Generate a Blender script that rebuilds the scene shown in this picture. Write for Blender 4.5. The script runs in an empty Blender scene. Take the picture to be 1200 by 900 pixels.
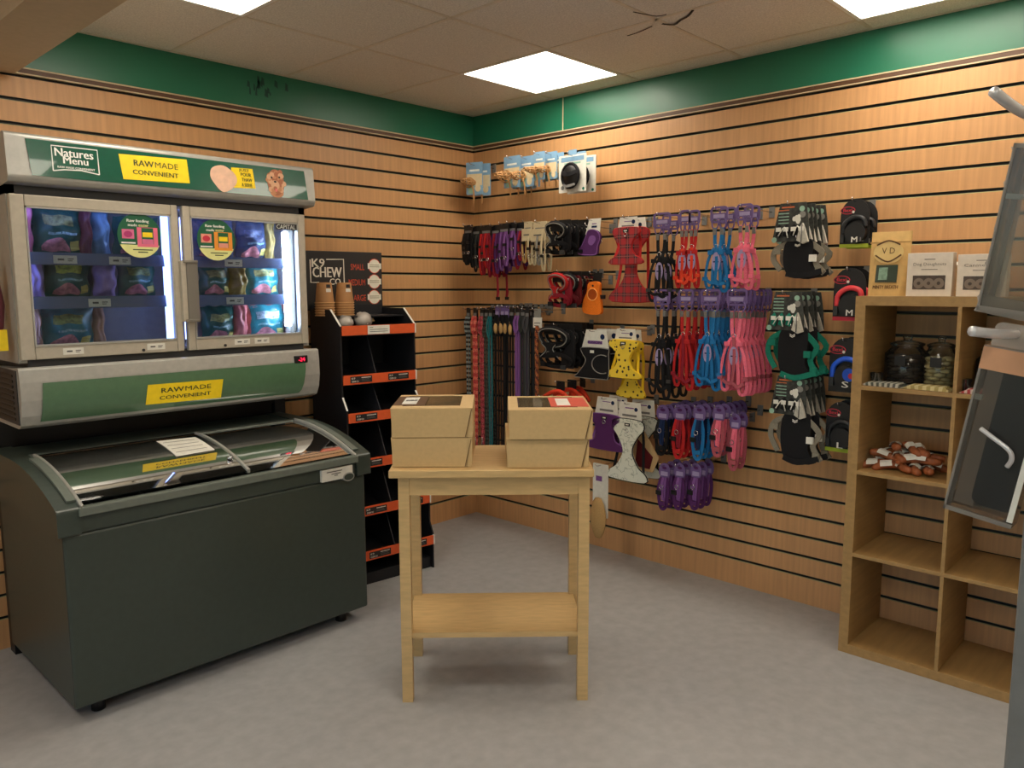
import bpy, math, random
from mathutils import Vector, Matrix
R = random.Random(11)
SC = bpy.context.scene
COL = SC.collection
PI = math.pi
# ------------------------------------------------------------------ camera
CAM = Vector((-3.67263443, -3.82818789, 1.55504118))
YAW, PITCH, ROLL, FPX = 0.758809123, -0.123325226, -0.0027438, 916.253
ZC = 2.664                                   # ceiling height
def cam_axes():
    f = Vector((math.cos(YAW)*math.cos(PITCH), math.sin(YAW)*math.cos(PITCH), math.sin(PITCH)))
    r = Vector((math.sin(YAW), -math.cos(YAW), 0)); u = r.cross(f)
    return (r*math.cos(ROLL)+u*math.sin(ROLL), -r*math.sin(ROLL)+u*math.cos(ROLL), f)
AX = cam_axes()
cd = bpy.data.cameras.new('camera'); cam = bpy.data.objects.new('camera', cd); COL.objects.link(cam)
cd.sensor_width = 36; cd.lens = FPX/1200*36; cd.clip_start = .02
cam.matrix_world = Matrix.Translation(CAM) @ Matrix((AX[0], AX[1], -AX[2])).transposed().to_4x4()
SC.camera = cam
def ray(x, y): return AX[2] + AX[0]*((x-600)/FPX) - AX[1]*((y-450)/FPX)
def hit(x, y, ax, v):
    d = ray(x, y); return CAM + d*((v-CAM[ax])/d[ax])
def RW(x, y, d=0): return hit(x, y, 0, -d)      # point on the right wall, d metres out
def LW(x, y, d=0): return hit(x, y, 1, -d)      # point on the left wall, d metres out
# ------------------------------------------------------------------ materials
MATS = {}
def nt(name):
    m = bpy.data.materials.new(name); m.use_nodes = True
    t = m.node_tree; b = t.nodes['Principled BSDF']; MATS[name] = m
    return m, t, b
def lin(c):
    return tuple(((v/255)/12.92 if v/255 <= .04045 else ((v/255+.055)/1.055)**2.4) for v in c)
def mat(name, rgb, rough=.6, metal=0, var=0, scale=(40, 40, 40), emit=None, es=0, spec=.5, bump=0, coat=0):
    if name in MATS: return MATS[name]
    m, t, b = nt(name); c = lin(rgb)
    b.inputs['Base Color'].default_value = (*c, 1); b.inputs['Roughness'].default_value = rough
    b.inputs['Metallic'].default_value = metal; b.inputs['Specular IOR Level'].default_value = spec
    b.inputs['Coat Weight'].default_value = coat
    if emit: b.inputs['Emission Color'].default_value = (*lin(emit), 1); b.inputs['Emission Strength'].default_value = es
    tc = t.nodes.new('ShaderNodeTexCoord'); mp = t.nodes.new('ShaderNodeMapping'); no = t.nodes.new('ShaderNodeTexNoise')
    mp.inputs['Scale'].default_value = scale; no.inputs['Scale'].default_value = 1; no.inputs['Detail'].default_value = 4
    t.links.new(tc.outputs['Object'], mp.inputs[0]); t.links.new(mp.outputs[0], no.inputs['Vector'])
    v = var or .06
    rp = t.nodes.new('ShaderNodeValToRGB'); rp.color_ramp.elements[0].position = .3; rp.color_ramp.elements[1].position = .7
    rp.color_ramp.elements[0].color = (*[x*(1-v) for x in c], 1); rp.color_ramp.elements[1].color = (*[min(1, x*(1+v)) for x in c], 1)
    t.links.new(no.outputs['Fac'], rp.inputs[0]); t.links.new(rp.outputs[0], b.inputs['Base Color'])
    if bump:
        bp = t.nodes.new('ShaderNodeBump'); bp.inputs['Strength'].default_value = bump; bp.inputs['Distance'].default_value = .004
        t.links.new(no.outputs['Fac'], bp.inputs['Height']); t.links.new(bp.outputs[0], b.inputs['Normal'])
    return m
def glass(name, tint=(235, 240, 240), ior=1.45, rough=.02, op=0.0, col=(200, 200, 200)):
    m = bpy.data.materials.new(name); m.use_nodes = True; t = m.node_tree; MATS[name] = m
    t.nodes.remove(t.nodes['Principled BSDF']); out = t.nodes['Material Output']
    tr = t.nodes.new('ShaderNodeBsdfTransparent'); tr.inputs[0].default_value = (*lin(tint), 1)
    gl = t.nodes.new('ShaderNodeBsdfGlossy'); gl.inputs['Roughness'].default_value = rough
    fr = t.nodes.new('ShaderNodeFresnel'); fr.inputs[0].default_value = ior
    mx = t.nodes.new('ShaderNodeMixShader')
    t.links.new(fr.outputs[0], mx.inputs[0]); t.links.new(tr.outputs[0], mx.inputs[1]); t.links.new(gl.outputs[0], mx.inputs[2])
    last = mx
    if op:
        d1_ = t.nodes.new('ShaderNodeBsdfDiffuse'); d1_.inputs[0].default_value = (*lin(col), 1); d2_ = t.nodes.new('ShaderNodeBsdfTranslucent'); d2_.inputs[0].default_value = (*lin(col), 1)
        df = t.nodes.new('ShaderNodeMixShader'); t.links.new(d1_.outputs[0], df.inputs[1]); t.links.new(d2_.outputs[0], df.inputs[2])
        m2 = t.nodes.new('ShaderNodeMixShader'); m2.inputs[0].default_value = op
        t.links.new(mx.outputs[0], m2.inputs[1]); t.links.new(df.outputs[0], m2.inputs[2]); last = m2
    t.links.new(last.outputs[0], out.inputs[0]); return m
def pat(name, kind, a, b_, c=None, freq=60, rough=.75):
    """two/three colour fabric pattern in object space: plaid, dots, marble, stripe, diag"""
    m, t, bs = nt(name); bs.inputs['Roughness'].default_value = rough
    N = t.nodes.new; L = t.links.new
    tc = N('ShaderNodeTexCoord'); sx = N('ShaderNodeSeparateXYZ'); L(tc.outputs['Object'], sx.inputs[0])
    def mth(op, i, j=None):
        n = N('ShaderNodeMath'); n.operation = op
        for k, v in enumerate((i, j)):
            if v is None: continue
            if isinstance(v, (int, float)): n.inputs[k].default_value = v
            else: L(v, n.inputs[k])
        return n.outputs[0]
    def mix(f, p, q):
        n = N('ShaderNodeMix'); n.data_type = 'RGBA'; L(f, n.inputs['Factor'])
        for s, v in ((6, p), (7, q)):
            if isinstance(v, tuple): n.inputs[s].default_value = (*lin(v), 1)
            else: L(v, n.inputs[s])
        return n.outputs[2]
    x, z = sx.outputs['X'], sx.outputs['Z']
    if kind == 'plaid':
        f1 = mth('GREATER_THAN', mth('SINE', mth('MULTIPLY', x, freq*2)), .25)
        f2 = mth('GREATER_THAN', mth('SINE', mth('MULTIPLY', z, freq*2)), .25)
        f3 = mth('MULTIPLY', mth('ADD', f1, f2), .5)
        f4 = mth('GREATER_THAN', mth('MAXIMUM', mth('SINE', mth('MULTIPLY', x, freq*2)), mth('SINE', mth('MULTIPLY', z, freq*2))), .97)
        col = mix(f4, mix(f3, a, b_), c)
    elif kind in ('dots', 'marble'):
        if kind == 'dots':
            n = N('ShaderNodeTexVoronoi'); n.inputs['Scale'].default_value = freq; L(tc.outputs['Object'], n.inputs['Vector'])
            f = mth('LESS_THAN', n.outputs['Distance'], .27)
        else:
            n = N('ShaderNodeTexNoise'); n.inputs['Scale'].default_value = freq; n.inputs['Detail'].default_value = 5; L(tc.outputs['Object'], n.inputs['Vector'])
            f = mth('LESS_THAN', mth('ABSOLUTE', mth('SUBTRACT', n.outputs['Fac'], .5)), .02)
        col = mix(f, a, b_)
    else:
        ph = mth('MULTIPLY', mth('ADD', z, x) if kind == 'diag' else (x if kind == 'vstripe' else z), freq*2)
        f = mth('GREATER_THAN', mth('SINE', ph), .0)
        n = N('ShaderNodeTexVoronoi'); n.inputs['Scale'].default_value = freq*1.6; L(tc.outputs['Object'], n.inputs['Vector'])
        f2 = mth('LESS_THAN', n.outputs['Distance'], .3)
        col = mix(f, a, b_)
        if c: col = mix(f2, col, c)
    L(col, bs.inputs['Base Color']); return m
# plain materials
WOOD = mat('beech_slat', (204, 155, 106), .42, var=.10, scale=(55, 55, 2.5), spec=.4)
GROOVE = mat('groove_liner', (26, 30, 26), .5)
LIP = mat('groove_lip', (168, 158, 112), .6)
TRIM = mat('brown_strip', (92, 62, 40), .5); TRIMC = mat('cream_bead', (206, 188, 150), .5)
WHITE = mat('white_plastic', (232, 232, 228), .4); SILVER = mat('silver_metal', (178, 178, 172), .35, .35)
FRAME = mat('door_frame_champagne', (186, 178, 162), .4, .15)
CHROME = mat('chrome', (205, 205, 210), .16, 1); BLACK = mat('black_plastic', (16, 16, 18), .45)
DGREY = mat('dark_grey', (54, 56, 58), .5); GREY = mat('mid_grey', (120, 120, 118), .5)
CANG = mat('canopy_green', (14, 84, 64), .22, coat=.6); PANG = mat('panel_green', (80, 116, 86), .28, coat=.6)
YEL = mat('sticker_yellow', (246, 214, 30), .4); DKG = mat('ink_green', (40, 58, 30), .5); INK = mat('ink_black', (24, 24, 24), .5)
LAB = mat('paper_label', (226, 224, 214), .6); BARC = mat('barcode_grey', (96, 94, 92), .6)
CARD = mat('kraft_card', (200, 170, 120), .75, var=.04, scale=(70, 70, 70)); KRAFT = mat('kraft_paper', (206, 168, 104), .7, var=.08)
OAK = mat('oak_board', (164, 130, 80), .5, var=.12, scale=(40, 4, 60)); TABLE = mat('pale_oak_top', (205, 172, 118), .45, var=.1, scale=(12, 70, 70))
CHEST = mat('chest_dark_green', (58, 68, 62), .35); CHESTR = mat('chest_rim', (108, 116, 108), .35)
FRZ = mat('freezer_liner', (176, 178, 188), .5); RAIL = mat('shelf_rail_blue', (84, 100, 134), .4)
ORG = mat('orange_board', (222, 92, 42), .5); NAVY = mat('black_board', (20, 21, 27), .55); CUT = mat('board_edge_white', (226, 222, 212), .7)
LILAC = mat('lilac_header', (106, 84, 140), .5); LILACL = mat('pale_lilac', (160, 146, 188), .5)
def fab(n, c, r=.8): return mat('fabric_'+n, c, r, var=.15, scale=(300, 300, 300), spec=.25)
FBLK = fab('black', (24, 24, 27)); FRED = fab('red', (186, 38, 40)); FBLU = fab('blue', (32, 112, 172)); FPNK = fab('pink', (232, 112, 136))
FDPK = fab('dusky_pink', (170, 84, 96)); FCRIM = fab('crimson', (140, 30, 46)); FPUR = fab('purple', (84, 40, 96)); FLPU = fab('lavender', (126, 82, 146)); FTEAL = fab('teal', (24, 118, 98)); FDTE = fab('dark_teal', (40, 116, 124))
FGRY = fab('grey', (120, 118, 116)); FCRM = fab('cream', (196, 180, 146)); FORG = fab('orange', (240, 124, 34)); FSIL = fab('silver_piping', (140, 138, 132)); FTAN = fab('tan', (184, 148, 96))
FNAV = fab('navy', (22, 40, 78)); FDRD = fab('dark_red', (96, 24, 30)); FSCAR = fab('scarlet', (222, 66, 40))
PLAID = pat('tartan_red', 'plaid', (176, 40, 46), (58, 42, 48), (150, 84, 80), 62)
DOTS = pat('yellow_dotted', 'dots', (240, 206, 60), (60, 46, 24), None, 42)
MARB = pat('marble_white', 'marble', (222, 226, 214), (176, 184, 172), None, 26)
LBW = pat('lead_black_white', 'stripe', (30, 34, 40), (150, 164, 164), (30, 40, 50), 110)
LRED = pat('lead_red_pink', 'stripe', (206, 74, 70), (232, 128, 110), (120, 30, 44), 70)
LPNK = pat('lead_pink', 'stripe', (190, 66, 84), (150, 44, 60), (232, 150, 140), 90)
LGRY = pat('lead_grey_check', 'stripe', (58, 66, 60), (26, 26, 26), (120, 120, 104), 120)
LORG = pat('lead_orange_brown', 'diag', (164, 82, 44), (84, 36, 30), (214, 150, 90), 70)
SKYC = mat('card_sky_blue', (128, 168, 200), .4); SANDC = mat('card_sand', (222, 204, 164), .4)
CAMO = mat('card_dark_camo', (50, 52, 48), .55, var=.7, scale=(45, 45, 45)); LIME = mat('lime_stripe', (176, 196, 48), .5)
CYAN = mat('mint_ink', (150, 190, 170), .5); ORI = mat('orange_ink', (206, 110, 60), .5); BADGE = mat('badge_red', (200, 44, 66), .5)
CLEAR = glass('clear_pane', (232, 238, 240), 1.4, .02); LIDG = glass('lid_glass', (128, 136, 134), 1.36, .04, .05, (120, 128, 124))
ACR = glass('clear_acrylic', (228, 228, 226), 1.3, .05, .05, (220, 212, 206))
ZINC = mat('zinc_white', (226, 224, 226), .3, .35); JARG = glass('jar_glass', (226, 230, 226), 1.45, .02, .03)
FILM = glass('window_film', (190, 178, 150), 1.45, .06, .25, (168, 152, 122)); POLY = glass('polythene', (245, 245, 245), 1.4, .25, .45, (226, 218, 210))
PINKM = mat('meat_pink', (206, 132, 140), .35, var=.4, scale=(60, 60, 60)); 
# ------------------------------------------------------------------ mesh builder
_tc = {}
def text_geo(s, bold):
    k = (s, bold)
    if k not in _tc:
        c = bpy.data.curves.new('t', 'FONT'); c.body = s; c.size = 1; c.resolution_u = 2; c.offset = 0
        o = bpy.data.objects.new('t', c); COL.objects.link(o)
        bpy.context.view_layer.update()
        me = bpy.data.meshes.new_from_object(o.evaluated_get(bpy.context.evaluated_depsgraph_get()))
        V = [v.co.copy() for v in me.vertices]; Fc = [tuple(p.vertices) for p in me.polygons]
        bpy.data.objects.remove(o); bpy.data.curves.remove(c); bpy.data.meshes.remove(me)
        x0 = min(v.x for v in V); x1 = max(v.x for v in V); y0 = min(v.y for v in V); y1 = max(v.y for v in V)
        _tc[k] = ([((v.x-x0)/(x1-x0)-.5, (v.y-y0)/(y1-y0)-.5) for v in V], Fc)
    return _tc[k]
def smooth_pts(pts, n=4, closed=False):
    P = [Vector(p) for p in pts]; out = []; m = len(P)
    for i in range(m if closed else m-1):
        a = P[(i-1) % m] if closed or i else P[0]; b = P[i]; c = P[(i+1) % m]; d = P[(i+2) % m] if closed or i+2 < m else P[-1]
        for k in range(n):
            t = k/n; out.append(.5*((2*b)+(c-a)*t+(2*a-5*b+4*c-d)*t*t+(3*b-a-3*c+d)*t**3))
    if not closed: out.append(P[-1])
    return out
class MB:
    def __init__(s): s.v = []; s.f = []; s.mi = []; s.sm = []; s.mats = []; s.T = Matrix(); s.cuts = []
    def cut(s): s.cuts.append((len(s.v), len(s.f))); return s
    def m(s, mt):
        if mt not in s.mats: s.mats.append(mt)
        return s.mats.index(mt)
    def add(s, V, F, mt, smooth=False, M=None):
        b = len(s.v); T = s.T @ M if M is not None else s.T
        s.v += [T @ Vector(v) for v in V]; i = s.m(mt)
        for f in F: s.f.append(tuple(b+k for k in f)); s.mi.append(i); s.sm.append(smooth)
        return s
    def box(s, c, d, mt, M=None):
        x, y, z = (k/2 for k in d); V = [(c[0]+a*x, c[1]+b*y, c[2]+e*z) for a in (-1, 1) for b in (-1, 1) for e in (-1, 1)]
        return s.add(V, [(0, 1, 3, 2), (4, 6, 7, 5), (0, 4, 5, 1), (2, 3, 7, 6), (0, 2, 6, 4), (1, 5, 7, 3)], mt, False, M)
    def bx(s, a, b, mt, M=None):
        return s.box([(a[i]+b[i])/2 for i in range(3)], [abs(b[i]-a[i]) for i in range(3)], mt, M)
    def prism(s, o, y0, y1, mt, M=None, smooth=False):
        n = len(o); V = [(p[0], y0, p[1]) for p in o]+[(p[0], y1, p[1]) for p in o]
        s.add(V, [tuple(range(n)), tuple(range(2*n-1, n-1, -1))], mt, False, M)
        return s.add(V, [(i, i+n, (i+1) % n+n, (i+1) % n) for i in range(n)], mt, smooth, M)
    def xprism(s, o, x0, x1, mt, smooth=False):          # outline in (y, z) swept along x
        n = len(o); V = [(x0, p[0], p[1]) for p in o]+[(x1, p[0], p[1]) for p in o]
        s.add(V, [tuple(range(n-1, -1, -1)), tuple(range(n, 2*n))], mt)
        return s.add(V, [(i, (i+1) % n, (i+1) % n+n, i+n) for i in range(n)], mt, smooth)
    def quad(s, P, mt, M=None): return s.add(P, [tuple(range(len(P)))], mt, False, M)
    def rect(s, x0, x1, z0, z1, y, mt, sk=0, M=None): return s.add([(x0, y, z0), (x1, y, z0), (x1+sk, y, z1), (x0+sk, y, z1)], [(0, 1, 2, 3)], mt, False, M)
    def disc(s, cx, cz, rx, rz, y, mt, n=28, M=None):
        return s.quad([(cx+rx*math.cos(2*PI*i/n), y, cz+rz*math.sin(2*PI*i/n)) for i in range(n)], mt, M)
    def text(s, t, cx, cz, w, h, y, mt, bold=False, M=None, sk=0):
        V, Fc = text_geo(t, bold)
        if bold:
            for dx in (-.035, .035): s.add([(cx+a*w+sk*b*h+dx*h, y+.00005, cz+b*h) for a, b in V], Fc, mt, False, M)
        return s.add([(cx+a*w+sk*b*h, y, cz+b*h) for a, b in V], Fc, mt, False, M)
    def tube(s, pts, r, mt, seg=6, closed=False, M=None):
        P = [Vector(p) for p in pts]; n = len(P); V = []; F = []; u = None
        for i in range(n):
            t = (P[(i+1) % n]-P[i-1] if closed else P[min(i+1, n-1)]-P[max(i-1, 0)])
            t = t.normalized() if t.length > 1e-9 else Vector((0, 0, 1))
            if u is None: u = t.orthogonal().normalized()
            u = (u-t*u.dot(t)); u = u.normalized() if u.length > 1e-6 else t.orthogonal().normalized()
            w = t.cross(u); rr = r[i] if isinstance(r, (list, tuple)) else r
            for k in range(seg):
                a = 2*PI*k/seg; V.append(P[i]+(u*math.cos(a)+w*math.sin(a))*rr)
        for i in range(n if closed else n-1):
            j = (i+1) % n
            F += [(i*seg+k, i*seg+(k+1) % seg, j*seg+(k+1) % seg, j*seg+k) for k in range(seg)]
        if not closed: F += [tuple(range(seg-1, -1, -1)), tuple(range((n-1)*seg, n*seg))]
        return s.add(V, F, mt, True, M)
    def ribbon(s, pts, w, t, mt, nrm=(0, -1, 0), M=None, closed=False):
        P = [Vector(p) for p in pts]; n = len(P); V = []; F = []; N = Vector(nrm)
        for i in range(n):
            d = (P[(i+1) % n]-P[i-1] if closed else P[min(i+1, n-1)]-P[max(i-1, 0)]); d = d.normalized() if d.length else Vector((0, 0, 1))
            sd = d.cross(N); sd = sd.normalized() if sd.length > 1e-4 else Vector((1, 0, 0)); nn = sd.cross(d)
            for a, b in ((-1, -1), (1, -1), (1, 1), (-1, 1)): V.append(P[i]+sd*(a*w/2)+nn*(b*t/2))
        for i in range(n if closed else n-1):
            j = (i+1) % n; F += [(i*4+k, i*4+(k+1) % 4, j*4+(k+1) % 4, j*4+k) for k in range(4)]
        if not closed: F += [(3, 2, 1, 0), tuple(range((n-1)*4, n*4))]
        return s.add(V, F, mt, False, M)
    def lathe(s, pr, mt, seg=24, c=(0, 0, 0), M=None, smooth=True):
        V = []; F = []
        for r, z in pr:
            for k in range(seg): a = 2*PI*k/seg; V.append((c[0]+r*math.cos(a), c[1]+r*math.sin(a), c[2]+z))
        for i in range(len(pr)-1): F += [(i*seg+k, i*seg+(k+1) % seg, (i+1)*seg+(k+1) % seg, (i+1)*seg+k) for k in range(seg)]
        return s.add(V, F, mt, smooth, M)
    def blob(s, c, r, mt, n=8, jit=0, M=None):
        V = [(c[0], c[1], c[2]+r[2])]; F = []; m = n*2
        for i in range(1, n):
            a = PI*i/n
            for k in range(m):
                b = 2*PI*k/m; j = 1+jit*(R.random()-.5)
                V.append((c[0]+r[0]*math.sin(a)*math.cos(b)*j, c[1]+r[1]*math.sin(a)*math.sin(b)*j, c[2]+r[2]*math.cos(a)*j))
        V.append((c[0], c[1], c[2]-r[2])); e = len(V)-1
        F += [(0, 1+k, 1+(k+1) % m) for k in range(m)]
        for i in range(n-2): F += [(1+i*m+k, 1+(i+1)*m+k, 1+(i+1)*m+(k+1) % m, 1+i*m+(k+1) % m) for k in range(m)]
        F += [(e, 1+(n-2)*m+(k+1) % m, 1+(n-2)*m+k) for k in range(m)]
        return s.add(V, F, mt, True, M)
    def build(s, name, parent=None, off=None, bevel=0):
        if s.cuts:                               # separate pieces become parts of their own
            ed = [(0, 0)]+[c for c in s.cuts if c[1] < len(s.f) and c[1] > 0]+[(len(s.v), len(s.f))]; out = []
            for (v0, f0), (v1, f1) in zip(ed, ed[1:]):
                q = MB(); q.v = s.v[v0:v1]; q.f = [tuple(k-v0 for k in f) for f in s.f[f0:f1]]; q.sm = s.sm[f0:f1]
                q.mats = []; q.mi = [q.m(s.mats[i]) for i in s.mi[f0:f1]]; out.append(q.build(name, parent, off, bevel))
            return out[0]
        me = bpy.data.meshes.new(name); o_ = Vector(off) if off is not None else Vector()
        me.from_pydata([v-o_ for v in s.v], [], s.f)
        for k in s.mats: me.materials.append(k)
        me.polygons.foreach_set('material_index', s.mi); me.polygons.foreach_set('use_smooth', s.sm); me.update()
        o = bpy.data.objects.new(name, me); COL.objects.link(o)
        if parent: o.parent = parent
        elif off is not None: o.location = o_
        if bevel:
            b = o.modifiers.new('bevel', 'BEVEL'); b.width = bevel; b.segments = 2; b.limit_method = 'ANGLE'
        return o
LABELS = set()
def tag(o, label, cat, group=None, kind=None):
    o['label'] = label; o['category'] = cat
    if group: o['group'] = group
    if kind: o['kind'] = kind
    n = len(label.split())
    if not 4 <= n <= 16: print('LABEL LENGTH', n, label)
    if label in LABELS: print('LABEL REPEATED', label)
    LABELS.add(label); return o
def thing(name, label, cat, loc=(0, 0, 0), rz=0, group=None):
    o = bpy.data.objects.new(name, None); COL.objects.link(o); o.empty_display_size = .05
    o.location = loc; o.rotation_euler = (0, 0, rz); return tag(o, label, cat, group)
def copy_tree(o, parent=None):
    c = o.copy(); COL.objects.link(c); c.parent = parent
    for ch in list(o.children): copy_tree(ch, c)
    return c
def struct(o, label=None):
    o['kind'] = 'structure'
    if label: o['label'] = label
    return o
RRZ = -PI/2                                    # things that hang on the right wall
# ================================================================== THE ROOM
XW, YB = -6.2, -6.4
def green_mat():
    m, t, b = nt('fascia_green'); N = t.nodes.new; L = t.links.new
    b.inputs['Roughness'].default_value = .34; b.inputs['Specular IOR Level'].default_value = .5
    tc = N('ShaderNodeTexCoord'); n = N('ShaderNodeTexNoise'); n.inputs['Scale'].default_value = 3; n.inputs['Detail'].default_value = 6
    L(tc.outputs['Object'], n.inputs['Vector']); rp = N('ShaderNodeValToRGB')
    rp.color_ramp.elements[0].color = (*lin((26, 104, 78)), 1); rp.color_ramp.elements[1].color = (*lin((34, 120, 90)), 1)
    L(n.outputs['Fac'], rp.inputs[0]); L(rp.outputs[0], b.inputs['Base Color'])
    rr = N('ShaderNodeMapRange'); rr.inputs['To Min'].default_value = .26; rr.inputs['To Max'].default_value = .46
    L(n.outputs['Fac'], rr.inputs[0]); L(rr.outputs[0], b.inputs['Roughness']); return m
GREEN = green_mat()
SCUFF = mat('dark_paint_scuff', (17, 72, 62), .6)
def slat_profile():
    """(out, z, is_groove) polyline from the top down; out is how far behind the face"""
    pts = [(0, 2.431)]
    z = 2.34
    while z > .05:
        g = .0062
        pts += [(0, z+g), (.009, z+g), (.009, z+g+.004), (.016, z+g+.004), (.016, z-g-.004), (.009, z-g-.004), (.009, z-g+.001), (.0035, z-g), (0, z-g-.0032)]
        z -= .1
    pts += [(0, 0)]
    return pts
def slat_wall(name, L, place):
    b = MB(); pr = slat_profile()
    for i in range(len(pr)-1):
        (a, z0), (c, z1) = pr[i], pr[i+1]
        mt = WOOD if a == 0 and c == 0 else (LIP if c == 0 and a == .0035 else GROOVE)
        b.add([place(-.018, a, z0), place(L, a, z0), place(L, c, z1), place(-.018, c, z1)], [(0, 1, 2, 3)], mt)
    b.add([place(-.1, .017, 0), place(L, .017, 0), place(L, .017, ZC), place(-.1, .017, ZC), place(-.1, .1, 0), place(L, .1, 0), place(L, .1, ZC), place(-.1, .1, ZC)],
          [(0, 1, 2, 3), (4, 5, 6, 7), (0, 1, 5, 4), (2, 3, 7, 6), (1, 2, 6, 5), (0, 3, 7, 4)], GROOVE)
    return struct(b.build(name))
PL = lambda u, o, z: (-u, o, z)                 # left wall, u from the corner leftwards
PR = lambda u, o, z: (o, -u, z)                 # right wall, u from the corner rightwards
slat_wall('wall_left', -XW, PL); slat_wall('wall_right', -YB, PR)
def band(i, L, place, seam=None):
    b = MB()
    def pl(z0, z1, o, mt, u0=0, u1=L):
        V = [place(u, k, z) for u in (u0, u1) for k in (o, .017) for z in (z0, z1)]
        b.add(V, [(0, 1, 3, 2), (4, 5, 7, 6), (0, 1, 5, 4), (2, 3, 7, 6), (0, 2, 6, 4), (1, 3, 7, 5)], mt)
    if seam: pl(2.472, ZC, -.002, GREEN, 0, seam-.003); pl(2.472, ZC, -.004, TRIMC, seam-.003, seam+.003); pl(2.472, ZC, -.002, GREEN, seam+.003, L)
    else: pl(2.472, ZC, -.002, GREEN)
    struct(b.build('trim_%d' % (2*i+1)))
    b.__init__(); pl(2.466, 2.472, -.012, TRIMC); pl(2.448, 2.466, -.010, TRIM); pl(2.443, 2.448, -.010, TRIMC)
    if i == 0:      # dark scuffs in the green paint, left band
        rr = random.Random(4)
        for k in range(16):
            u = 1.60-.26*rr.random(); z = 2.53+.07*rr.random(); w = .006+.016*rr.random(); h = .015+.035*rr.random()
            b.add([place(u, -.0026, z), place(u+w, -.0026, z+.01*rr.random()), place(u+w*.8, -.0026, z+h), place(u+.1*w, -.0026, z+h*.8)], [(0, 1, 2, 3)], SCUFF)
    struct(b.build('trim_%d' % (2*i+2)))
band(0, -XW, PL); band(1, -YB, PR, .768)
# ceiling: tiles, flush bars, a cracked tile
b = MB(); CEIL = mat('ceiling_tile', (222, 217, 206), .9, var=.16, scale=(160, 160, 160), bump=.3)
CRK = mat('ceiling_crack', (62, 54, 46), .9)
BAR = mat('ceiling_bar', (216, 206, 188), .6)
gx = [-.165-.605*k for k in range(-1, 10)]; gy = [-.70-.605*k for k in range(-1, 10)]
LIGHTS = [(ix, iy) for ix in (1, 4, 7) for iy in (1, 4, 7)]   # tile index of each lamp
b.bx((XW, YB, ZC+.02), (.1, .1, ZC+.06), CEIL)
for i in range(len(gx)):
    x1 = gx[i] if i else 0; x0 = gx[i+1] if i+1 < len(gx) else XW
    if i == 0: x1 = 0; x0 = gx[1]
    for j in range(len(gy)):
        y1 = gy[j] if j else 0; y0 = gy[j+1] if j+1 < len(gy) else YB
        if (i, j) in LIGHTS: continue
        b.bx((max(x0, XW)+.002, max(y0, YB)+.002, ZC), (x1-.002, y1-.002, ZC+.02), CEIL)
for x in gx[1:]: b.bx((x-.009, YB, ZC-.0025), (x+.009, 0, ZC+.01), BAR)
for y in gy[1:]: b.bx((XW, y-.009, ZC-.0025), (0, y+.009, ZC+.01), BAR)
b.bx((XW, -.022, ZC-.003), (0, 0, ZC+.01), BAR); b.bx((-.022, YB, ZC-.003), (0, 0, ZC+.01), BAR)
for pl in ([(742, 14), (757, 17), (770, 19), (781, 17)], [(776, 28), (790, 29), (797, 24), (806, 19), (812, 12)], [(735, 42), (748, 38), (764, 31)]):
    b.ribbon(smooth_pts([hit(x, y, 2, ZC-.004) for x, y in pl], 3), .010 if pl[0][0] == 776 else .0035, .002, CRK, (0, 0, 1))
struct(b.build('ceiling'))
DIFF = mat('lamp_diffuser', (255, 250, 238), .5, emit=(255, 243, 224), es=12.8)
root = None
for n, (i, j) in enumerate(LIGHTS):
    cx = (gx[i]+gx[i+1])/2; cy = (gy[j]+gy[j+1])/2
    lb = {(1, 1): 'square white ceiling lamp nearest the room corner, above the hanging harnesses', (1, 4): 'square ceiling lamp above the right wall at the picture top right',
          (4, 1): 'square ceiling lamp above the glass door freezer at the top edge'}.get((i, j), 'square ceiling lamp out of view, row %s column %s from the corner' % ('abc'[LIGHTS.index((i, j)) % 3], 'abc'[LIGHTS.index((i, j))//3]))
    if root is None:
        root = thing('ceiling_light', lb, 'ceiling light', (cx, cy, ZC), 0, 'ceiling lamps'); h = .2935
        f = MB()
        for sx in (-1, 1): f.box((sx*h, 0, .004), (.018, 2*h+.018, .014), WHITE); f.box((0, sx*h, .004), (2*h+.018, .018, .014), WHITE)
        f.box((0, 0, .045), (.6, .6, .01), WHITE); f.build('frame', root)
        f = MB(); f.box((0, 0, .005), (2*h-.018, 2*h-.018, .008), DIFF); f.build('diffuser', root); L0 = root
    else:
        c = copy_tree(L0); c.location = (cx, cy, ZC); tag(c, lb, 'ceiling light', 'ceiling lamps')
# floor, dropped beam, other walls with the shop window behind the camera
FLOOR = mat('grey_vinyl', (168, 168, 168), .45, var=.08, scale=(18, 18, 18))
b = MB(); b.bx((XW, YB, -.1), (.1, .1, 0), FLOOR); struct(b.build('floor'))
b = MB(); PAINT = mat('beam_paint', (196, 176, 146), .7, var=.04)
b.bx((-2.86, YB, 2.44), (-2.64, -.001, ZC), PAINT); struct(b.build('trim_5'), 'boxed beige beam under the ceiling, running out from the left wall')
WP = mat('wall_paint', (226, 222, 212), .8)
b = MB(); b.bx((XW-.1, YB-.1, 0), (.1, YB, ZC), WP); struct(b.build('wall_back'))
b = MB()
for a, c in (((XW-.1, YB, 0), (XW, 0, .5)), ((XW-.1, YB, 2.3), (XW, 0, ZC)), ((XW-.1, YB, .5), (XW, -5.2, 2.3)), ((XW-.1, -1.2, .5), (XW, 0, 2.3))): b.bx(a, c, WP)
struct(b.build('wall_front'))
b = MB(); b.bx((XW-.06, -5.2, .5), (XW-.05, -1.2, 2.3), CLEAR)
w = struct(b.build('window_1')); f = MB()
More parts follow.
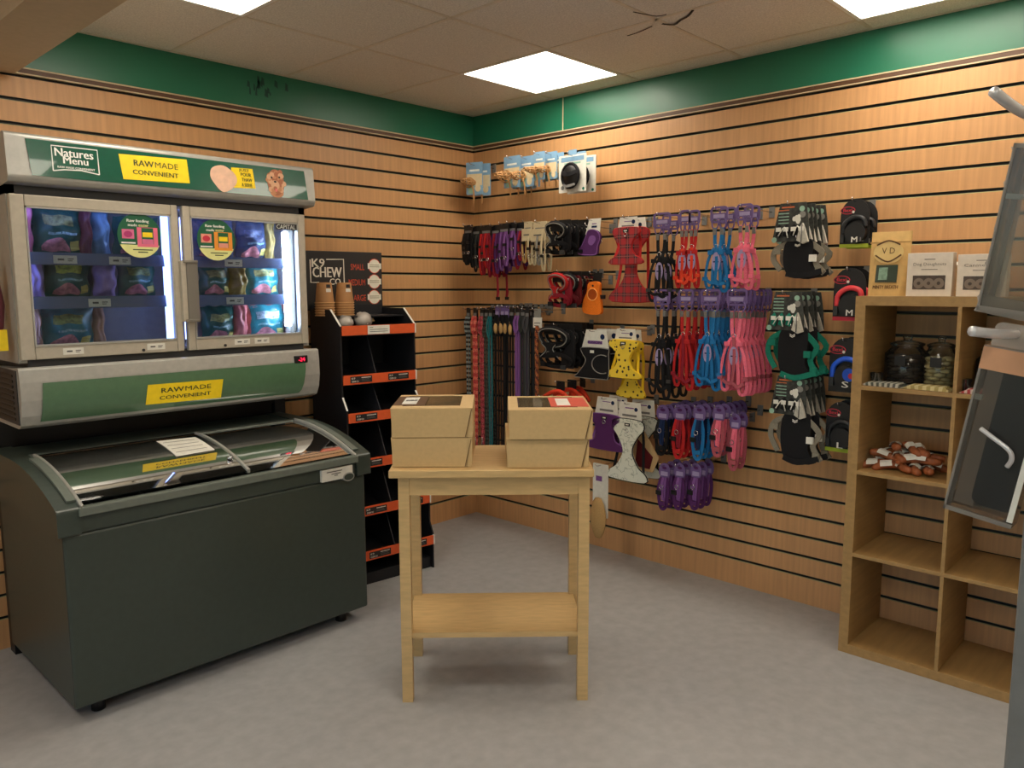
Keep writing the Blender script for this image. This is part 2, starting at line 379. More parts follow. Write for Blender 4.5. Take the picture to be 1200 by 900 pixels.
for y in (-5.17, -3.2, -1.23): f.box((XW-.055, y, 1.4), (.06, .06, 1.8), GREY)
for z in (.53, 2.27): f.box((XW-.055, -3.2, z), (.06, 4, .06), GREY)
f.build('window_frame', w)
# ================================================================== WALL FREEZER (left wall)
FX0, FX1, FD = -2.812, -1.548, .45
fz = thing('display_freezer', 'two door glass fronted freezer with green header mounted on left wall', 'freezer', ((FX0+FX1)/2, -.22, 1.02)); FO = fz.location
def fb(b, n, p=None, bev=0): return b.build(n, p or fz, FO, bev)
b = MB()
b.bx((FX0, -.42, 1.27), (FX0+.03, -.02, 1.94), SILVER); b.bx((FX1-.03, -.42, 1.27), (FX1, -.02, 1.94), SILVER)
b.bx((FX0, -.03, 1.27), (FX1, -.015, 1.94), SILVER); b.bx((FX0, -.42, 1.905), (FX1, -.02, 1.94), DGREY)
b.bx((FX0+.03, -.42, 1.24), (FX1-.03, -.02, 1.29), DGREY)
fb(b, 'cabinet')
b = MB(); z0, z1 = 1.29, 1.905
b.bx((FX0+.03, -.06, z0), (FX1-.03, -.03, z1), FRZ); b.bx((FX0+.03, -.41, z0), (FX0+.045, -.06, z1), FRZ); b.bx((FX1-.045, -.41, z0), (FX1-.03, -.06, z1), FRZ)
b.bx((FX0+.03, -.41, z0), (FX1-.03, -.06, z0+.012), FRZ); b.bx((FX0+.03, -.41, z1-.012), (FX1-.03, -.06, z1), FRZ)
fb(b, 'liner')
# header canopy
b = MB(); CF = .475
prof = [(-.02, 2.123), (-CF+.012, 2.127), (-CF, 2.118), (-CF-.012, 1.965), (-CF, 1.945), (-.40, 1.938), (-.02, 1.938)]
b.xprism(prof, FX0-.004, FX1+.022, SILVER)
canopy = fb(b, 'canopy', bev=.006)
TILT = math.atan2(.012, .153)
def cy(z): return -CF-.012*(2.118-z)/.153-.0025
b = MB()
def CP(px, py): 
    p = LW(px, py, CF+.008); return p.x, p.z
gx0, gx1, gz0, gz1 = FX0+.075, FX1-.018, 1.972, 2.106
b.add([(gx0, cy(gz0), gz0), (gx1, cy(gz0), gz0), (gx1-.012, cy(gz1), gz1), (gx0-.012, cy(gz1), gz1)], [(0, 1, 2, 3)], CANG)
fb(b, 'green_panel', canopy)
def canv(pts, dy=0): return [(x, cy(z)-dy, z) for x, z in pts]
TM = lambda dy=.001: Matrix.Translation((0, 0, 0)) @ Matrix(((1, 0, 0, 0), (0, 1, .012/.153, -CF-.012*2.118/.153-.0025-dy), (0, 0, 1, 0), (0, 0, 0, 1)))
CW = mat('print_white', (236, 240, 234), .5)
b = MB()
def frame_line(pts, w=.004, mt=CW, M=None, closed=False): b.ribbon([(x, 0, z) for x, z in pts], w, .001, mt, M=M, closed=closed)
q = [CP(60, 170), CP(114, 176), CP(116, 205), (0, 0), CP(62, 200)]
lo = [CP(62, 200), CP(75, 199), CP(95, 200), CP(116, 205)]
frame_line([CP(62, 200), CP(60, 170), CP(114, 176), CP(116, 205)], M=TM()); frame_line(lo, M=TM())
def ctext(s, p0, p1, h, mt, bold=False, dy=.0015, bb=b):
    (x0, z0_), (x1, z1_) = CP(*p0), CP(*p1); bb.text(s, (x0+x1)/2, (z0_+z1_)/2, abs(x1-x0), h, 0, mt, bold, TM(dy))
ctext('Natures', (64, 177), (109, 183), .031, CW, True); ctext('Menu', (74, 187), (103, 190.5), .027, CW, True); ctext('RAW MADE CONVENIENT', (67, 195), (111, 200), .008, CW, True)
fb(b, 'maker_logo', canopy)
def raw_sticker(b, quad, M, y=0, yt=-.001):
    b.add([(x, y, z) for x, z in quad], [(0, 1, 2, 3)], YEL, False, M)
    bl, br, tr, tl = [Vector(k) for k in quad]; cx, cz = sum((bl, br, tr, tl), Vector((0, 0)))/4; w = (br-bl).length; h = (tl-bl).length
    b.text('RAW', cx-w*.17, cz+h*.17, w*.29, h*.24, yt, DKG, True, M); b.text('MADE', cx+w*.17, cz+h*.17, w*.35, h*.23, yt, DKG, False, M)
    b.text('CONVENIENT', cx, cz-h*.2, w*.68, h*.19, yt, DKG, True, M)
b = MB(); raw_sticker(b, [CP(144, 210), CP(222, 215), CP(219, 187), CP(139, 180)], TM(.001))
fb(b, 'yellow_sticker', canopy)
b = MB(); o_ = [CP(x, y) for x, y in [(249, 196), (262, 194), (275, 204), (277, 214), (270, 222), (260, 225), (250, 214), (246, 205)]]
MEAT = mat('print_meat', (226, 186, 160), .5, var=.1); b.add([(x, 0, z) for x, z in smooth_pts([(x, z, 0) for x, z in o_], 4, True) for x, z in [(x, z)]] if False else [(p.x, 0, p.y) for p in smooth_pts([(x, z, 0) for x, z in o_], 4, True)], [tuple(range(32))], MEAT, False, TM(.002))
q = [CP(272, 220), CP(299, 221), CP(296, 198), CP(271, 196)]; b.add([(x, 0, z) for x, z in q], [(0, 1, 2, 3)], YEL, False, TM(.0012))
for s, y, xx in (('JUST', 200, 286), ('POUR', 205, 288), ('THAW', 211, 289), ('& SERVE', 217, 289)):
    x, z = CP(xx, y); b.text(s, x, z, .05, .015, 0, DKG, True, TM(.0025))
fb(b, 'serving_picture', canopy)
b = MB(); FUR = [mat('print_fur_%s' % n, c, .5) for n, c in (('rust', (168, 104, 74)), ('ginger', (196, 138, 100)), ('sand', (218, 174, 138)))]
def cdisc(px, py, rx, rz, mt, dy): x, z = CP(px, py); b.disc(x, z, rx, rz, 0, mt, 20, TM(dy))
cdisc(324, 226, .034, .022, FUR[1], .0012); cdisc(323, 214, .043, .060, FUR[0], .0016)
rr = random.Random(3)
for k in range(26):
    a = rr.random()*2*PI; e = .5+.5*rr.random(); cdisc(323+10*e*math.cos(a), 213-13*e*math.sin(a), .012, .012, FUR[rr.randrange(3)], .002+.00002*k)
cdisc(322, 217, .022, .022, FUR[2], .0028); cdisc(318, 208, .005, .005, INK, .0031); cdisc(327, 208, .005, .005, INK, .0031); cdisc(322, 213, .007, .005, INK, .0031)
cdisc(322, 221, .010, .010, FUR[0], .003); cdisc(323, 223, .006, .008, mat('print_tongue', (226, 120, 120), .5), .0033)
fb(b, 'puppy_picture', canopy)
# doors
def lprice(b, x, z, y, w=.075, h=.026):
    b.rect(x-w/2, x+w/2, z-h/2, z+h/2, y, LAB); b.rect(x-w*.32, x-w*.05, z-h*.12, z+h*.12, y-.0008, BARC); b.rect(x+w*.1, x+w*.36, z+h*.02, z+h*.14, y-.0008, BARC); b.rect(x+w*.1, x+w*.3, z-h*.2, z-h*.1, y-.0008, BARC)
def door(x0, x1, gx0, gx1, handle_x, label):
    z0, z1, g0, g1 = 1.283, 1.905, 1.332, 1.862; yf = -FD
    b = MB()
    for a, c in (((x0, yf, z0), (gx0, yf+.03, z1)), ((gx1, yf, z0), (x1, yf+.03, z1)), ((gx0, yf, z0), (gx1, yf+.03, g0)), ((gx0, yf, g1), (gx1, yf+.03, z1))): b.bx(a, c, FRAME)
    d = fb(b, 'door', bev=.004); d['label'] = label
    b = MB()
    for a, c in (((gx0, yf-.001, g0), (gx0+.006, yf+.02, g1)), ((gx1-.006, yf-.001, g0), (gx1, yf+.02, g1)), ((gx0, yf-.003, g0), (gx1, yf+.02, g0+.008)), ((gx0, yf-.001, g1-.006), (gx1, yf+.02, g1))): b.bx(a, c, SILVER)
    fb(b, 'gasket', d)
    b = MB(); b.bx((gx0, yf+.006, g0), (gx1, yf+.010, g1), CLEAR); fb(b, 'glass', d)
    return d, g0, g1
d1, g0, g1 = door(-2.809, -2.184, -2.760, -2.213, 0, 'left freezer door with champagne frame')
d2, _, _ = door(-2.163, -1.566, -2.130, -1.602, 0, 'right freezer door with champagne frame')
b = MB()                                        # round stickers
def round_sticker(d, px, py, packc, meatc):
    b = MB(); p = LW(px, py, FD); cx, cz = p.x, p.z; r = .088; y = -FD+.004
    n = 36; b.quad([(cx+r*math.cos(2*PI*i/n), y, cz+r*1.03*math.sin(2*PI*i/n)) for i in range(n)], CANG2)
    a0 = math.radians(205); a1 = math.radians(335)
    b.quad([(cx+r*math.cos(a0+(a1-a0)*i/20), y-.0006, cz+r*1.03*math.sin(a0+(a1-a0)*i/20)) for i in range(21)], mat('print_pale_lime', (222, 222, 150), .5))
    b.text('Raw feeding', cx-.004, cz+.058, .088, .015, y-.0008, CW, True); b.text('made', cx-.026, cz+.042, .036, .011, y-.0008, CW, True); b.text('easier', cx+.018, cz+.042, .040, .011, y-.0008, mat('print_pale_lime', (222, 222, 150), .5), True)
    b.rect(cx-.070, cx-.022, cz-.014, cz+.024, y-.0008, meatc); b.disc(cx-.046, cz+.004, .017, .013, y-.0012, mat('print_raspberry', (176, 50, 110), .5) if packc[0] > 225 and packc[1] < 150 else BADGE)
    pk = mat('print_pack_%d' % packc[1], packc, .5)
    b.rect(cx-.010, cx+.074, cz-.046, cz+.034, y-.0008, pk); b.rect(cx+.008, cx+.056, cz-.034, cz+.032, y-.0012, CANG2); b.rect(cx+.012, cx+.052, cz-.006, cz+.014, y-.0015, YEL); b.rect(cx+.010, cx+.054, cz-.034, cz-.014, y-.0015, meatc)
    b.rect(cx-.074, cx-.018, cz-.034, cz-.028, y-.0008, CW); b.rect(cx-.03, cx+.05, cz-.06, cz-.056, y-.0012, DKG); b.rect(cx-.01, cx+.03, cz-.070, cz-.066, y-.0012, DKG)
    fb(b, 'round_sticker', d)
CANG2 = mat('print_green', (20, 92, 62), .45)
round_sticker(d1, 164, 276, (230, 110, 140), mat('print_pink', (214, 110, 150), .5)); round_sticker(d2, 254, 281, (236, 150, 50), mat('print_salmon', (226, 150, 130), .5))
b = MB(); b.text('CAPITAL', -1.665, 1.842, .10, .02, -FD+.003, CW, False); b.rect(-1.72, -1.602, 1.828, 1.856, -FD+.0045, DGREY); fb(b, 'brand_strip', d2)
for d, lst in ((d1, ((86, 410), (183, 407))), (d2, ((284, 402), (307, 401)))):
    for px, py in lst:
        b = MB(); p = LW(px, py, FD); lprice(b, p.x, 1.309, -FD-.0015); fb(b, 'price_label', d)
for d, px in ((d1, 168), (d2, 264)):
    b = MB(); p = LW(px, 409, FD); b.lathe([(0, 0), (.006, 0), (.006, .006), (0, .006)], BLACK, 12, M=Matrix.Translation((p.x, -FD, 1.297)) @ Matrix.Rotation(PI/2, 4, 'X')); fb(b, 'lock', d)
HND = glass('handle_acrylic', (206, 204, 200), 1.45, .2, .55, (196, 190, 180))
b = MB(); hx0, hx1 = LW(214, 330, FD+.03).x, LW(230, 330, FD+.03).x
b.bx((hx0, -FD-.022, 1.41), (hx0+.022, -FD, 1.672), FRAME); b.bx((hx0+.022, -FD-.026, 1.41), (hx1+.012, -FD-.018, 1.672), HND); b.bx((hx0+.01, -FD-.03, 1.662), (hx1+.012, -FD, 1.674), HND); b.bx((hx0+.01, -FD-.03, 1.408), (hx1+.012, -FD, 1.42), HND)
fb(b, 'handle', d2, .002)
b = MB(); b.bx((-2.189, -FD-.006, 1.41), (-2.178+.006, -FD, 1.672), HND); fb(b, 'handle', d1)
# shelves, inner lamps, mullion
SZ = (LW(110, 297, .40).z, LW(110, 347, .40).z)
for z in SZ:
    for x0, x1 in ((FX0+.05, -2.215), (-2.15, -1.66)):
        b = MB(); b.bx((x0, -.395, z-.014), (x1, -.07, z-.006), GREY); sh = fb(b, 'shelf')
        b = MB(); b.add([(x0, -.405, z-.048), (x1, -.405, z-.048), (x1, -.397, z), (x0, -.397, z), (x0, -.395, z-.048), (x1, -.395, z-.048), (x1, -.391, z), (x0, -.391, z)], [(0, 1, 2, 3), (4, 7, 6, 5), (2, 6, 7, 3), (0, 4, 5, 1), (0, 3, 7, 4), (1, 5, 6, 2)], RAIL); fb(b, 'price_rail', sh)
        for px in ((76, 140) if z == SZ[0] else (113,)) if x0 < -2.3 else (273,):
            xx = LW(px, 300, .405).x; b = MB(); lprice(b, xx, z-.027, -.4075, .085, .032); fb(b, 'price_label', sh)
TUBE = mat('freezer_tube', (255, 255, 255), .4, emit=(206, 220, 255), es=62); TUBE2 = mat('freezer_strip', (120, 140, 255), .4, emit=(160, 180, 255), es=5.5)
b = MB(); b.bx((-1.636, -.40, 1.33), (-1.604, -.36, 1.88), SILVER); m_ = fb(b, 'lamp_holder')
b = MB(); b.bx((-1.655, -.412, 1.37), (-1.637, -.385, 1.82), TUBE); fb(b, 'lamp_tube', m_)
b = MB(); b.bx((FX0+.046, -.412, 1.35), (FX0+.054, -.385, 1.86), TUBE2); fb(b, 'glow_strip')  # added strip, unseen behind the left door frame, to light the pouch fronts
b = MB(); b.bx((-2.205, -.41, 1.30), (-2.165, -.36, 1.89), SILVER); m_ = fb(b, 'mullion')
b = MB(); b.bx((-2.232, -.414, 1.33), (-2.206, -.385, 1.86), TUBE2); b.cut(); b.bx((-2.150, -.414, 1.33), (-2.138, -.385, 1.86), TUBE2); fb(b, 'glow_strip', m_)
b = MB(); b.bx((-2.76, -.41, 1.868), (-2.21, -.38, 1.884), TUBE2); b.bx((-2.13, -.41, 1.868), (-1.66, -.38, 1.884), TUBE2); fb(b, 'top_fill_strip')  # overhead strips added to brighten the freezer interior
# lower fascia, bulging
b = MB(); prof = [(-.40, 1.252), (-.455, 1.256), (-.468, 1.25), (-.474, 1.20), (-.476, 1.13), (-.466, 1.07), (-.445, 1.03), (-.42, 1.018), (-.10, 1.018), (-.10, 1.24)]
b.xprism(prof, FX0-.016, FX1+.022, SILVER); low = fb(b, 'lower_fascia', bev=.004)
b = MB(); N_ = 10; pf = [(-.474-.003, 1.195), (-.477-.003, 1.16), (-.476-.003, 1.13), (-.472-.003, 1.09), (-.463-.003, 1.06), (-.452-.003, 1.043)]
V = []; Fc = []
for i, (y, z) in enumerate(pf):
    t = i/(len(pf)-1); xr = -1.605-.03*t*t; V += [(-2.752-.012*t, y, z), (xr, y, z)]
for i in range(len(pf)-1): Fc.append((2*i, 2*i+2, 2*i+3, 2*i+1))
b.add(V, Fc, PANG, True); fb(b, 'green_panel', low)
b = MB(); x0 = LW(170, 460, .478).x; x1 = LW(262, 460, .478).x; raw_sticker(b, [(x0, 1.068), (x1-.012, 1.064), (x1, 1.148), (x0+.012, 1.152)], Matrix(((1, 0, 0, 0), (0, 1, -.08, -.478+.08*1.15-.004), (0, 0, 1, 0), (0, 0, 0, 1))))
fb(b, 'yellow_sticker', low)
b = MB(); p = LW(352, 421, .47); b.bx((p.x-.036, -.479, p.z-.018), (p.x+.036, -.468, p.z+.018), BLACK); tp = fb(b, 'temperature_display', low, .003)
b = MB(); LED = mat('red_digits', (220, 20, 50), .5, emit=(255, 30, 70), es=2.5); b.text('-24', p.x+.002, p.z, .034, .018, -.4798, LED, True); fb(b, 'digits', tp)
b = MB()
b.bx((FX0-.0195, -.44, 1.035), (FX0-.0155, -.05, 1.245), DGREY)
for k in range(9): b.bx((FX0-.022, -.40, 1.05+k*.021), (FX0-.012, -.12, 1.06+k*.021), BLACK)
fb(b, 'side_vent', low)
# frozen food pouches
def pouch(label, cx, d, z, w, h, t, body, lab, rz=0, tilt=0, full=True, title=(196, 204, 110), group='frozen pouches behind the freezer doors'):
    r = thing('frozen_food_pouch', label, 'food pouch', (cx, -d, z), rz, group); r.rotation_euler = (tilt, 0, rz)
    rr = random.Random(int(cx*1000)+int(z*777)); ph = [rr.random()*6 for _ in range(6)]
    def S(u, v, off=0, side=-1):
        th = t*(1-abs(u)**3.2)*(1-abs(v)**2.6)*(1+.16*math.sin(7*u+ph[0]+3*v)+.12*math.sin(9*v+ph[1]-4*u))
        e = 1-.05*(1-abs(v))**2*abs(u)
        return (u*w/2*e+.004*math.sin(6*v+ph[2]), side*(th/2+.001+off), h/2+v*h/2+.003*math.sin(8*u+ph[3]))
    def grid(b, u0, u1, v0, v1, n, m, mt, off=0, side=-1, arch=0):
        V = [S(u0+(u1-u0)*i/n, v0+(v1-v0)*j/m*(1-arch*(2*i/n-1)**2) if j else v0, off, side) for j in range(m+1) for i in range(n+1)]
        F = [(j*(n+1)+i, j*(n+1)+i+1, (j+1)*(n+1)+i+1, (j+1)*(n+1)+i) for j in range(m) for i in range(n)]
        b.add(V, F, mt, True)
    b = MB(); grid(b, -1, 1, -1, 1, 14, 12, body); grid(b, -1, 1, -1, 1, 14, 12, body, 0, 1); b.build('pouch_body', r)
    if full:
        b = MB(); grid(b, -.84, .86, -.9, .92, 12, 10, lab, .0016); grid(b, -.62, .5, .18, .58, 8, 5, mat('pouch_title_%d' % title[0], title, .45, var=.5, scale=(70, 70, 90)), .0030)
        grid(b, -.5, .62, -.18, -.08, 6, 2, mat('pouch_pale_text', (130, 170, 176), .5, var=.5, scale=(150, 20, 60)), .0030); b.build('front_label', r)
        b = MB(); grid(b, -.72, .4, -.86, -.3, 10, 5, PINKM, .0032, arch=.7); b.build('clear_panel', r)
        b = MB(); grid(b, .42, .8, -.8, -.42, 4, 4, mat('pouch_yellow_patch', (206, 196, 110), .5, var=.3, scale=(20, 20, 200)), .0040); b.build('feeding_patch', r)
    return r
SH = mat('pouch_dark_green', (36, 92, 84), .3, var=.3, scale=(30, 30, 30)); SH2 = mat('pouch_teal', (44, 124, 136), .3, var=.3, scale=(30, 30, 30)); PK = mat('pouch_pink', (220, 120, 150), .3, var=.2); LBL = mat('pouch_light_blue', (120, 160, 190), .3, var=.2); LLC = mat('pouch_lilac', (176, 150, 214), .3, var=.15); MAR = mat('pouch_maroon', (110, 50, 62), .35); SAL = mat('pouch_salmon', (224, 130, 130), .3, var=.2); OCH = mat('pouch_ochre', (150, 128, 70), .35, var=.3); TNP = mat('pouch_tan', (196, 150, 132), .35, var=.2); NVY = mat('pouch_navy', (52, 70, 104), .3, var=.3, scale=(30, 30, 30))
def pw(px, py, d): return LW(px, py, d).x
def P(label, px0, px1, zi, h, body, lab=SH, d=.265, t=.09, rz=0, full=True, **k):
    z = (SZ[0], SZ[1], 1.305)[zi]-(.004 if zi < 2 else 0); x0, x1 = pw(px0, 320, d), pw(px1, 320, d)
    return pouch(label, (x0+x1)/2, d, z, x1-x0, h, t, body, lab, rz, .06, full, **k)
P('pink pouch standing sideways at far left of left top freezer shelf', 26, 41, 0, .19, PK, full=False, d=.33, t=.05)
P('big dark green pouch on left top freezer shelf', 40, 99, 0, .20, SH, title=(150, 150, 100))
P('maroon pouch edge right of big green pouch on left top freezer shelf', 96, 110, 0, .20, MAR, full=False, t=.06, d=.29)
P('pale blue pouch on left top freezer shelf beside the round sticker', 108, 130, 0, .19, LBL, full=False, t=.10)
P('dark green pouch half hidden behind the pink round sticker', 134, 186, 0, .17, SH, title=(120, 130, 90))
P('lilac pouch at far left of left middle freezer shelf', 29, 50, 1, .16, LLC, full=False, d=.33, t=.05)
P('green pouch with bright yellow lettering on left middle freezer shelf', 50, 104, 1, .17, SH, title=(206, 214, 90))
P('round lilac pouch end on left middle freezer shelf', 108, 134, 1, .155, LLC, full=False, t=.13, d=.28)
P('dark green pouch at right of left middle freezer shelf', 136, 180, 1, .16, SH, title=(130, 140, 80))
P('pale pink pouch edge at far left of left bottom freezer shelf', 32, 43, 2, .17, TNP, full=False, d=.33, t=.05)
P('teal pouch on left bottom freezer shelf', 42, 104, 2, .185, SH2, SH2, title=(130, 170, 150))
P('thin pinkish tan pouch leaning beside teal pouch, left bottom freezer shelf', 103, 118, 2, .17, TNP, full=False, d=.26, t=.05)
P('dark pouch behind the orange round sticker on right top freezer shelf', 226, 274, 0, .18, NVY, NVY, title=(90, 100, 130))
P('navy pouch right of orange round sticker on right top freezer shelf', 277, 312, 0, .18, NVY, NVY, title=(90, 110, 150))
P('thin ochre pouch edge at right of right top freezer shelf', 311, 322, 0, .20, OCH, full=False, t=.05, d=.28)
P('green pouch beside the door handle on right middle freezer shelf', 231, 268, 1, .15, SH, title=(120, 140, 110))
P('ochre pouch end between two green pouches, right middle freezer shelf', 266, 287, 1, .15, OCH, full=False, t=.10, d=.27)
P('teal pouch at right of right middle freezer shelf', 286, 325, 1, .16, SH2, SH2, title=(150, 190, 180))
P('green pouch with red meat beside door handle, right bottom freezer shelf', 232, 270, 2, .165, SH, title=(150, 160, 160))
P('dark salmon pouch end standing between pouches, right bottom freezer shelf', 270, 286, 2, .17, SAL, full=False, t=.06, d=.27)
P('salmon pouch with teal label at right of right bottom freezer shelf', 284, 330, 2, .175, SAL, SH2, title=(180, 200, 220))
# black back frame under the wall freezer
t = thing('support_frame', 'black steel back frame between wall freezer and chest freezer', 'frame', (-2.2, -.06, 0))
b = MB()
for x in (-2.80, -1.535): b.bx((x-.03, -.10, 0), (x+.03, -.03, 1.012), BLACK); b.cut()
b.build('post', t, t.location)
b = MB(); b.bx((-2.77, -.07, .6), (-1.565, -.05, 1.0), BLACK); b.build('back_panel', t, t.location)
b = MB(); b.bx((-2.77, -.09, .95), (-1.565, -.03, .99), BLACK); b.build('crossbar', t, t.location)
# ================================================================== CHEST FREEZER
CX0, CX1 = -2.862, -1.552
YK0 = 0
ch = thing('chest_freezer', 'dark green chest freezer with curved glass lid below the wall freezer', 'chest freezer', ((CX0+CX1)/2, -.6, 0)); CO = ch.location
YF, YK = -.915, -.11
def lz(y):                                     # height of the curved lid
    t = (y-YF)/(-.40-YF); t = max(0, min(1, t)); return .795+.108*(1-(1-t)**2)
def cb(b, n, p=None, bev=0): return b.build(n, p or ch, CO, bev)
b = MB(); b.bx((CX0+.02, YF+.02, .06), (CX1-.02, YK, .70), CHEST)
b.bx((CX0+.02, YF+.015, .70), (CX1-.02, YF+.045, .770), CHEST); b.bx((CX0+.02, YK-.04, .70), (CX1-.02, YK, .87), CHEST); cb(b, 'body', bev=.01)
ys = [YF+(-.40-YF)*i/14 for i in range(15)]+[-.27, YK]
b = MB(); o_ = [(y, lz(y)) for y in ys]+[(YK, .70), (YF, .70)]
b.xprism(o_, CX0, CX0+.075, CHEST, False); b.cut(); b.xprism(o_, CX1-.075, CX1, CHEST, False); ec = cb(b, 'end_cap', bev=.008)
b = MB()
for xa in (CX1-.06, CX0+.06):
    b.ribbon([(xa, y, lz(y)+.004) for y in ys[1:13]], .03, .012, CHESTR, (0, 0, 1)); b.cut()
cb(b, 'end_rim', ec)
b = MB()
for xa in (CX1-.082, CX0+.082): b.ribbon([(xa, y, lz(y)+.002) for y in ys[:15]], .012, .016, SILVER, (0, 0, 1))
b.bx((CX0+.07, YF-.006, .765), (CX1-.07, YF+.03, .797), CHESTR); b.bx((CX0+.07, -.41, .885), (CX1-.07, -.36, .905), CHESTR); b.bx((CX0+.07, -.36, .86), (CX1-.07, YK, .898), CHEST)
cb(b, 'lid_frame', bev=.004)
def lidx(px, py):                              # where the eye ray meets the lid curve
    d = ray(px, py); t = .5
    for k in range(4000):
        p = CAM+d*t
        if p.z <= lz(p.y) and p.y < -.1: return p
        t += .001
    return p
SEAM = (lidx(256, 516).x+lidx(270, 546).x)/2
for x0, x1, dz, lb in ((CX0+.09, SEAM+.01, .004, None), (SEAM-.01, CX1-.09, -.004, None)):
    b = MB(); V = []; yy = [YF+.03+(-.41-YF-.03)*i/16 for i in range(17)]
    for y in yy: V += [(x0, y, lz(y)+dz), (x1, y, lz(y)+dz), (x0, y, lz(y)+dz-.004), (x1, y, lz(y)+dz-.004)]
    Fc = []
    for i in range(16): k = 4*i; Fc += [(k, k+4, k+5, k+1), (k+2, k+3, k+7, k+6)]
    b.add(V, Fc, LIDG, True); b.add(V, [f for i in range(16) for f in ((4*i, 4*i+2, 4*i+6, 4*i+4), (4*i+1, 4*i+5, 4*i+7, 4*i+3))], LIDG); g_ = cb(b, 'glass_lid')
    b = MB(); xe = x1 if dz > 0 else x0+.02
    b.ribbon([(xe, y, lz(y)+dz+.001) for y in yy], .012, .008, SILVER, (0, 0, 1)); cb(b, 'edge_strip', g_)
    if dz > 0:
        b = MB(); p = lidx(258, 542); b.lathe([(0, 0), (.012, 0), (.012, .010), (.008, .014), (0, .014)], CHROME, 16, (x1-.03, p.y, lz(p.y)+.006)); cb(b, 'lid_knob', g_)
b = MB(); b.bx((CX0+.09, YF+.05, .70), (CX1-.09, -.2, .71), BLACK); cb(b, 'basket_floor')
b = MB()
for k in range(12): x = CX0+.12+k*(CX1-CX0-.24)/11; b.tube([(x, YF+.06, .72), (x, -.42, .72)], .003, GREY)
for y in (-.85, -.7, -.55, -.43): b.tube([(CX0+.1, y, .724), (CX1-.1, y, .724)], .003, GREY)
cb(b, 'wire_basket')
b = MB(); x0, x1 = LW(379, 545, .93).x, LW(415, 540, .93).x; b.bx((x0, YF-.001, .705), (x1, YF+.016, .758), LAB)
for k, (u, v, w_) in enumerate(((.4, .75, .5), (.45, .55, .3), (.45, .4, .12))): b.rect(x0+(x1-x0)*(u-w_/2), x0+(x1-x0)*(u+w_/2), .705+.053*v-.002, .705+.053*v+.002, YF-.002, BARC)
cb(b, 'paper_notice')
b = MB(); xb = LW(408, 547, .93).x; b.disc(xb+.01, .708, .030, .020, YF-.004, SILVER); b.disc(xb+.01, .708, .025, .015, YF-.005, CHEST); b.prism([(xb+.01+.03*math.cos(a*PI/12), .708+.02*math.sin(a*PI/12)) for a in range(24)], YF-.003, YF+.02, SILVER); cb(b, 'oval_badge')
b = MB()
for x in (CX0+.12, CX1-.12):
    for y in (YF+.1, YK-.08): b.lathe([(0, 0), (.025, 0), (.025, .06), (0, .06)], BLACK, 12, (x, y, 0)); b.cut()
cb(b, 'castor')
# paper on the lid
b = MB(); c4 = [lidx(183, 519), lidx(229, 514), lidx(252, 529), lidx(207, 537)]; V = []; n = 8
def bil(u, v): return (c4[0]*(1-u)+c4[1]*u)*(1-v)+(c4[3]*(1-u)+c4[2]*u)*v
for off in (.0065, .0072):
    for j in range(n+1):
        for i in range(n+1): p = bil(i/n, j/n); V.append((p.x, p.y, lz(p.y)+off))
k = (n+1)**2
b.add(V, [(j*(n+1)+i, j*(n+1)+i+1, (j+1)*(n+1)+i+1, (j+1)*(n+1)+i) for j in range(n) for i in range(n)]+[(k+j*(n+1)+i, k+j*(n+1)+i+1, k+(j+1)*(n+1)+i+1, k+(j+1)*(n+1)+i) for j in range(n) for i in range(n)], LAB)
for v in (.2, .42, .62, .82):
    pts = [bil(.08+.8*i/6, v) for i in range(7)]; b.ribbon([(p.x, p.y, lz(p.y)+.0078) for p in pts], .006, .0004, BARC, (0, 0, 1))
o = b.build('paper_notice', None, tuple(bil(.5, .5))); tag(o, 'white printed sheet lying on the chest freezer glass lid', 'paper')
# bag hanging on the left wall, left of the freezer
t = thing('treat_bag', 'dark red treat bag hanging left of the wall freezer', 'treat bag', (-2.885, -.36, 1.30)); rr = random.Random(2)
b = MB(); b.blob((0, 0, .19), (.055, .025, .20), MAR, 10, .12); b.build('bag_body', t); b = MB(); b.bx((-.03, -.034, .02), (.05, -.026, .1), YEL); b.build('yellow_label', t)
# ================================================================== K9 CHEW STAND
SA = math.radians(-6)
st = thing('display_stand', 'black cardboard tiered display stand with orange shelf lips and printed header', 'display stand', (-1.352, -.412, 0), SA)
SW, SD = .452, .335                            # width, depth; local x right, y into the wall
def sp(b, n, p=None, bev=0): return b.build(n, p or st, None, bev)
tz = [(1.358, 0), (1.10, 0), (.905, .045), (.665, .085), (.42, .12), (.19, .15)]       # lip top, how far it steps out
for x in (0, SW):
    o_ = [(SD, 0), (SD, 1.44), (.105, 1.44), (0, 1.355), (0, .985), (-.045, .92), (-.045, .735), (-.085, .68), (-.085, .49), (-.12, .43), (-.12, .26), (-.15, .2), (-.15, 0)]
    b = MB(); b.xprism(o_, x-.004, x+.004, NAVY); s_ = sp(b, 'side_panel')
    b = MB()
    for i in range(2, 4): 
        (y0, z0), (y1, z1) = o_[i], o_[i+1]
        if i == 2: b.ribbon([(x, y0-.001, z0+.001), (x, y1-.001, z1+.001)], .010, .003, CUT, (0, -.6, .8))
    for i in (4, 6, 8): b.ribbon([(x, o_[i][0]-.001, o_[i][1]), (x, o_[i+1][0]-.001, o_[i+1][1])], .010, .003, CUT, (0, -.8, .6))
    sp(b, 'cut_edge', s_)
b = MB(); b.bx((0, SD-.006, 0), (SW, SD, 1.46), NAVY); sp(b, 'back_panel')
b = MB(); b.bx((0, -.13, 0), (SW, SD, .06), NAVY); sp(b, 'plinth')
b = MB(); b.bx((0.004, .10, 1.397), (SW-.004, SD-.007, 1.403), NAVY); sp(b, 'top_shelf')
LIP2 = mat('lip_label_black', (26, 24, 26), .5)
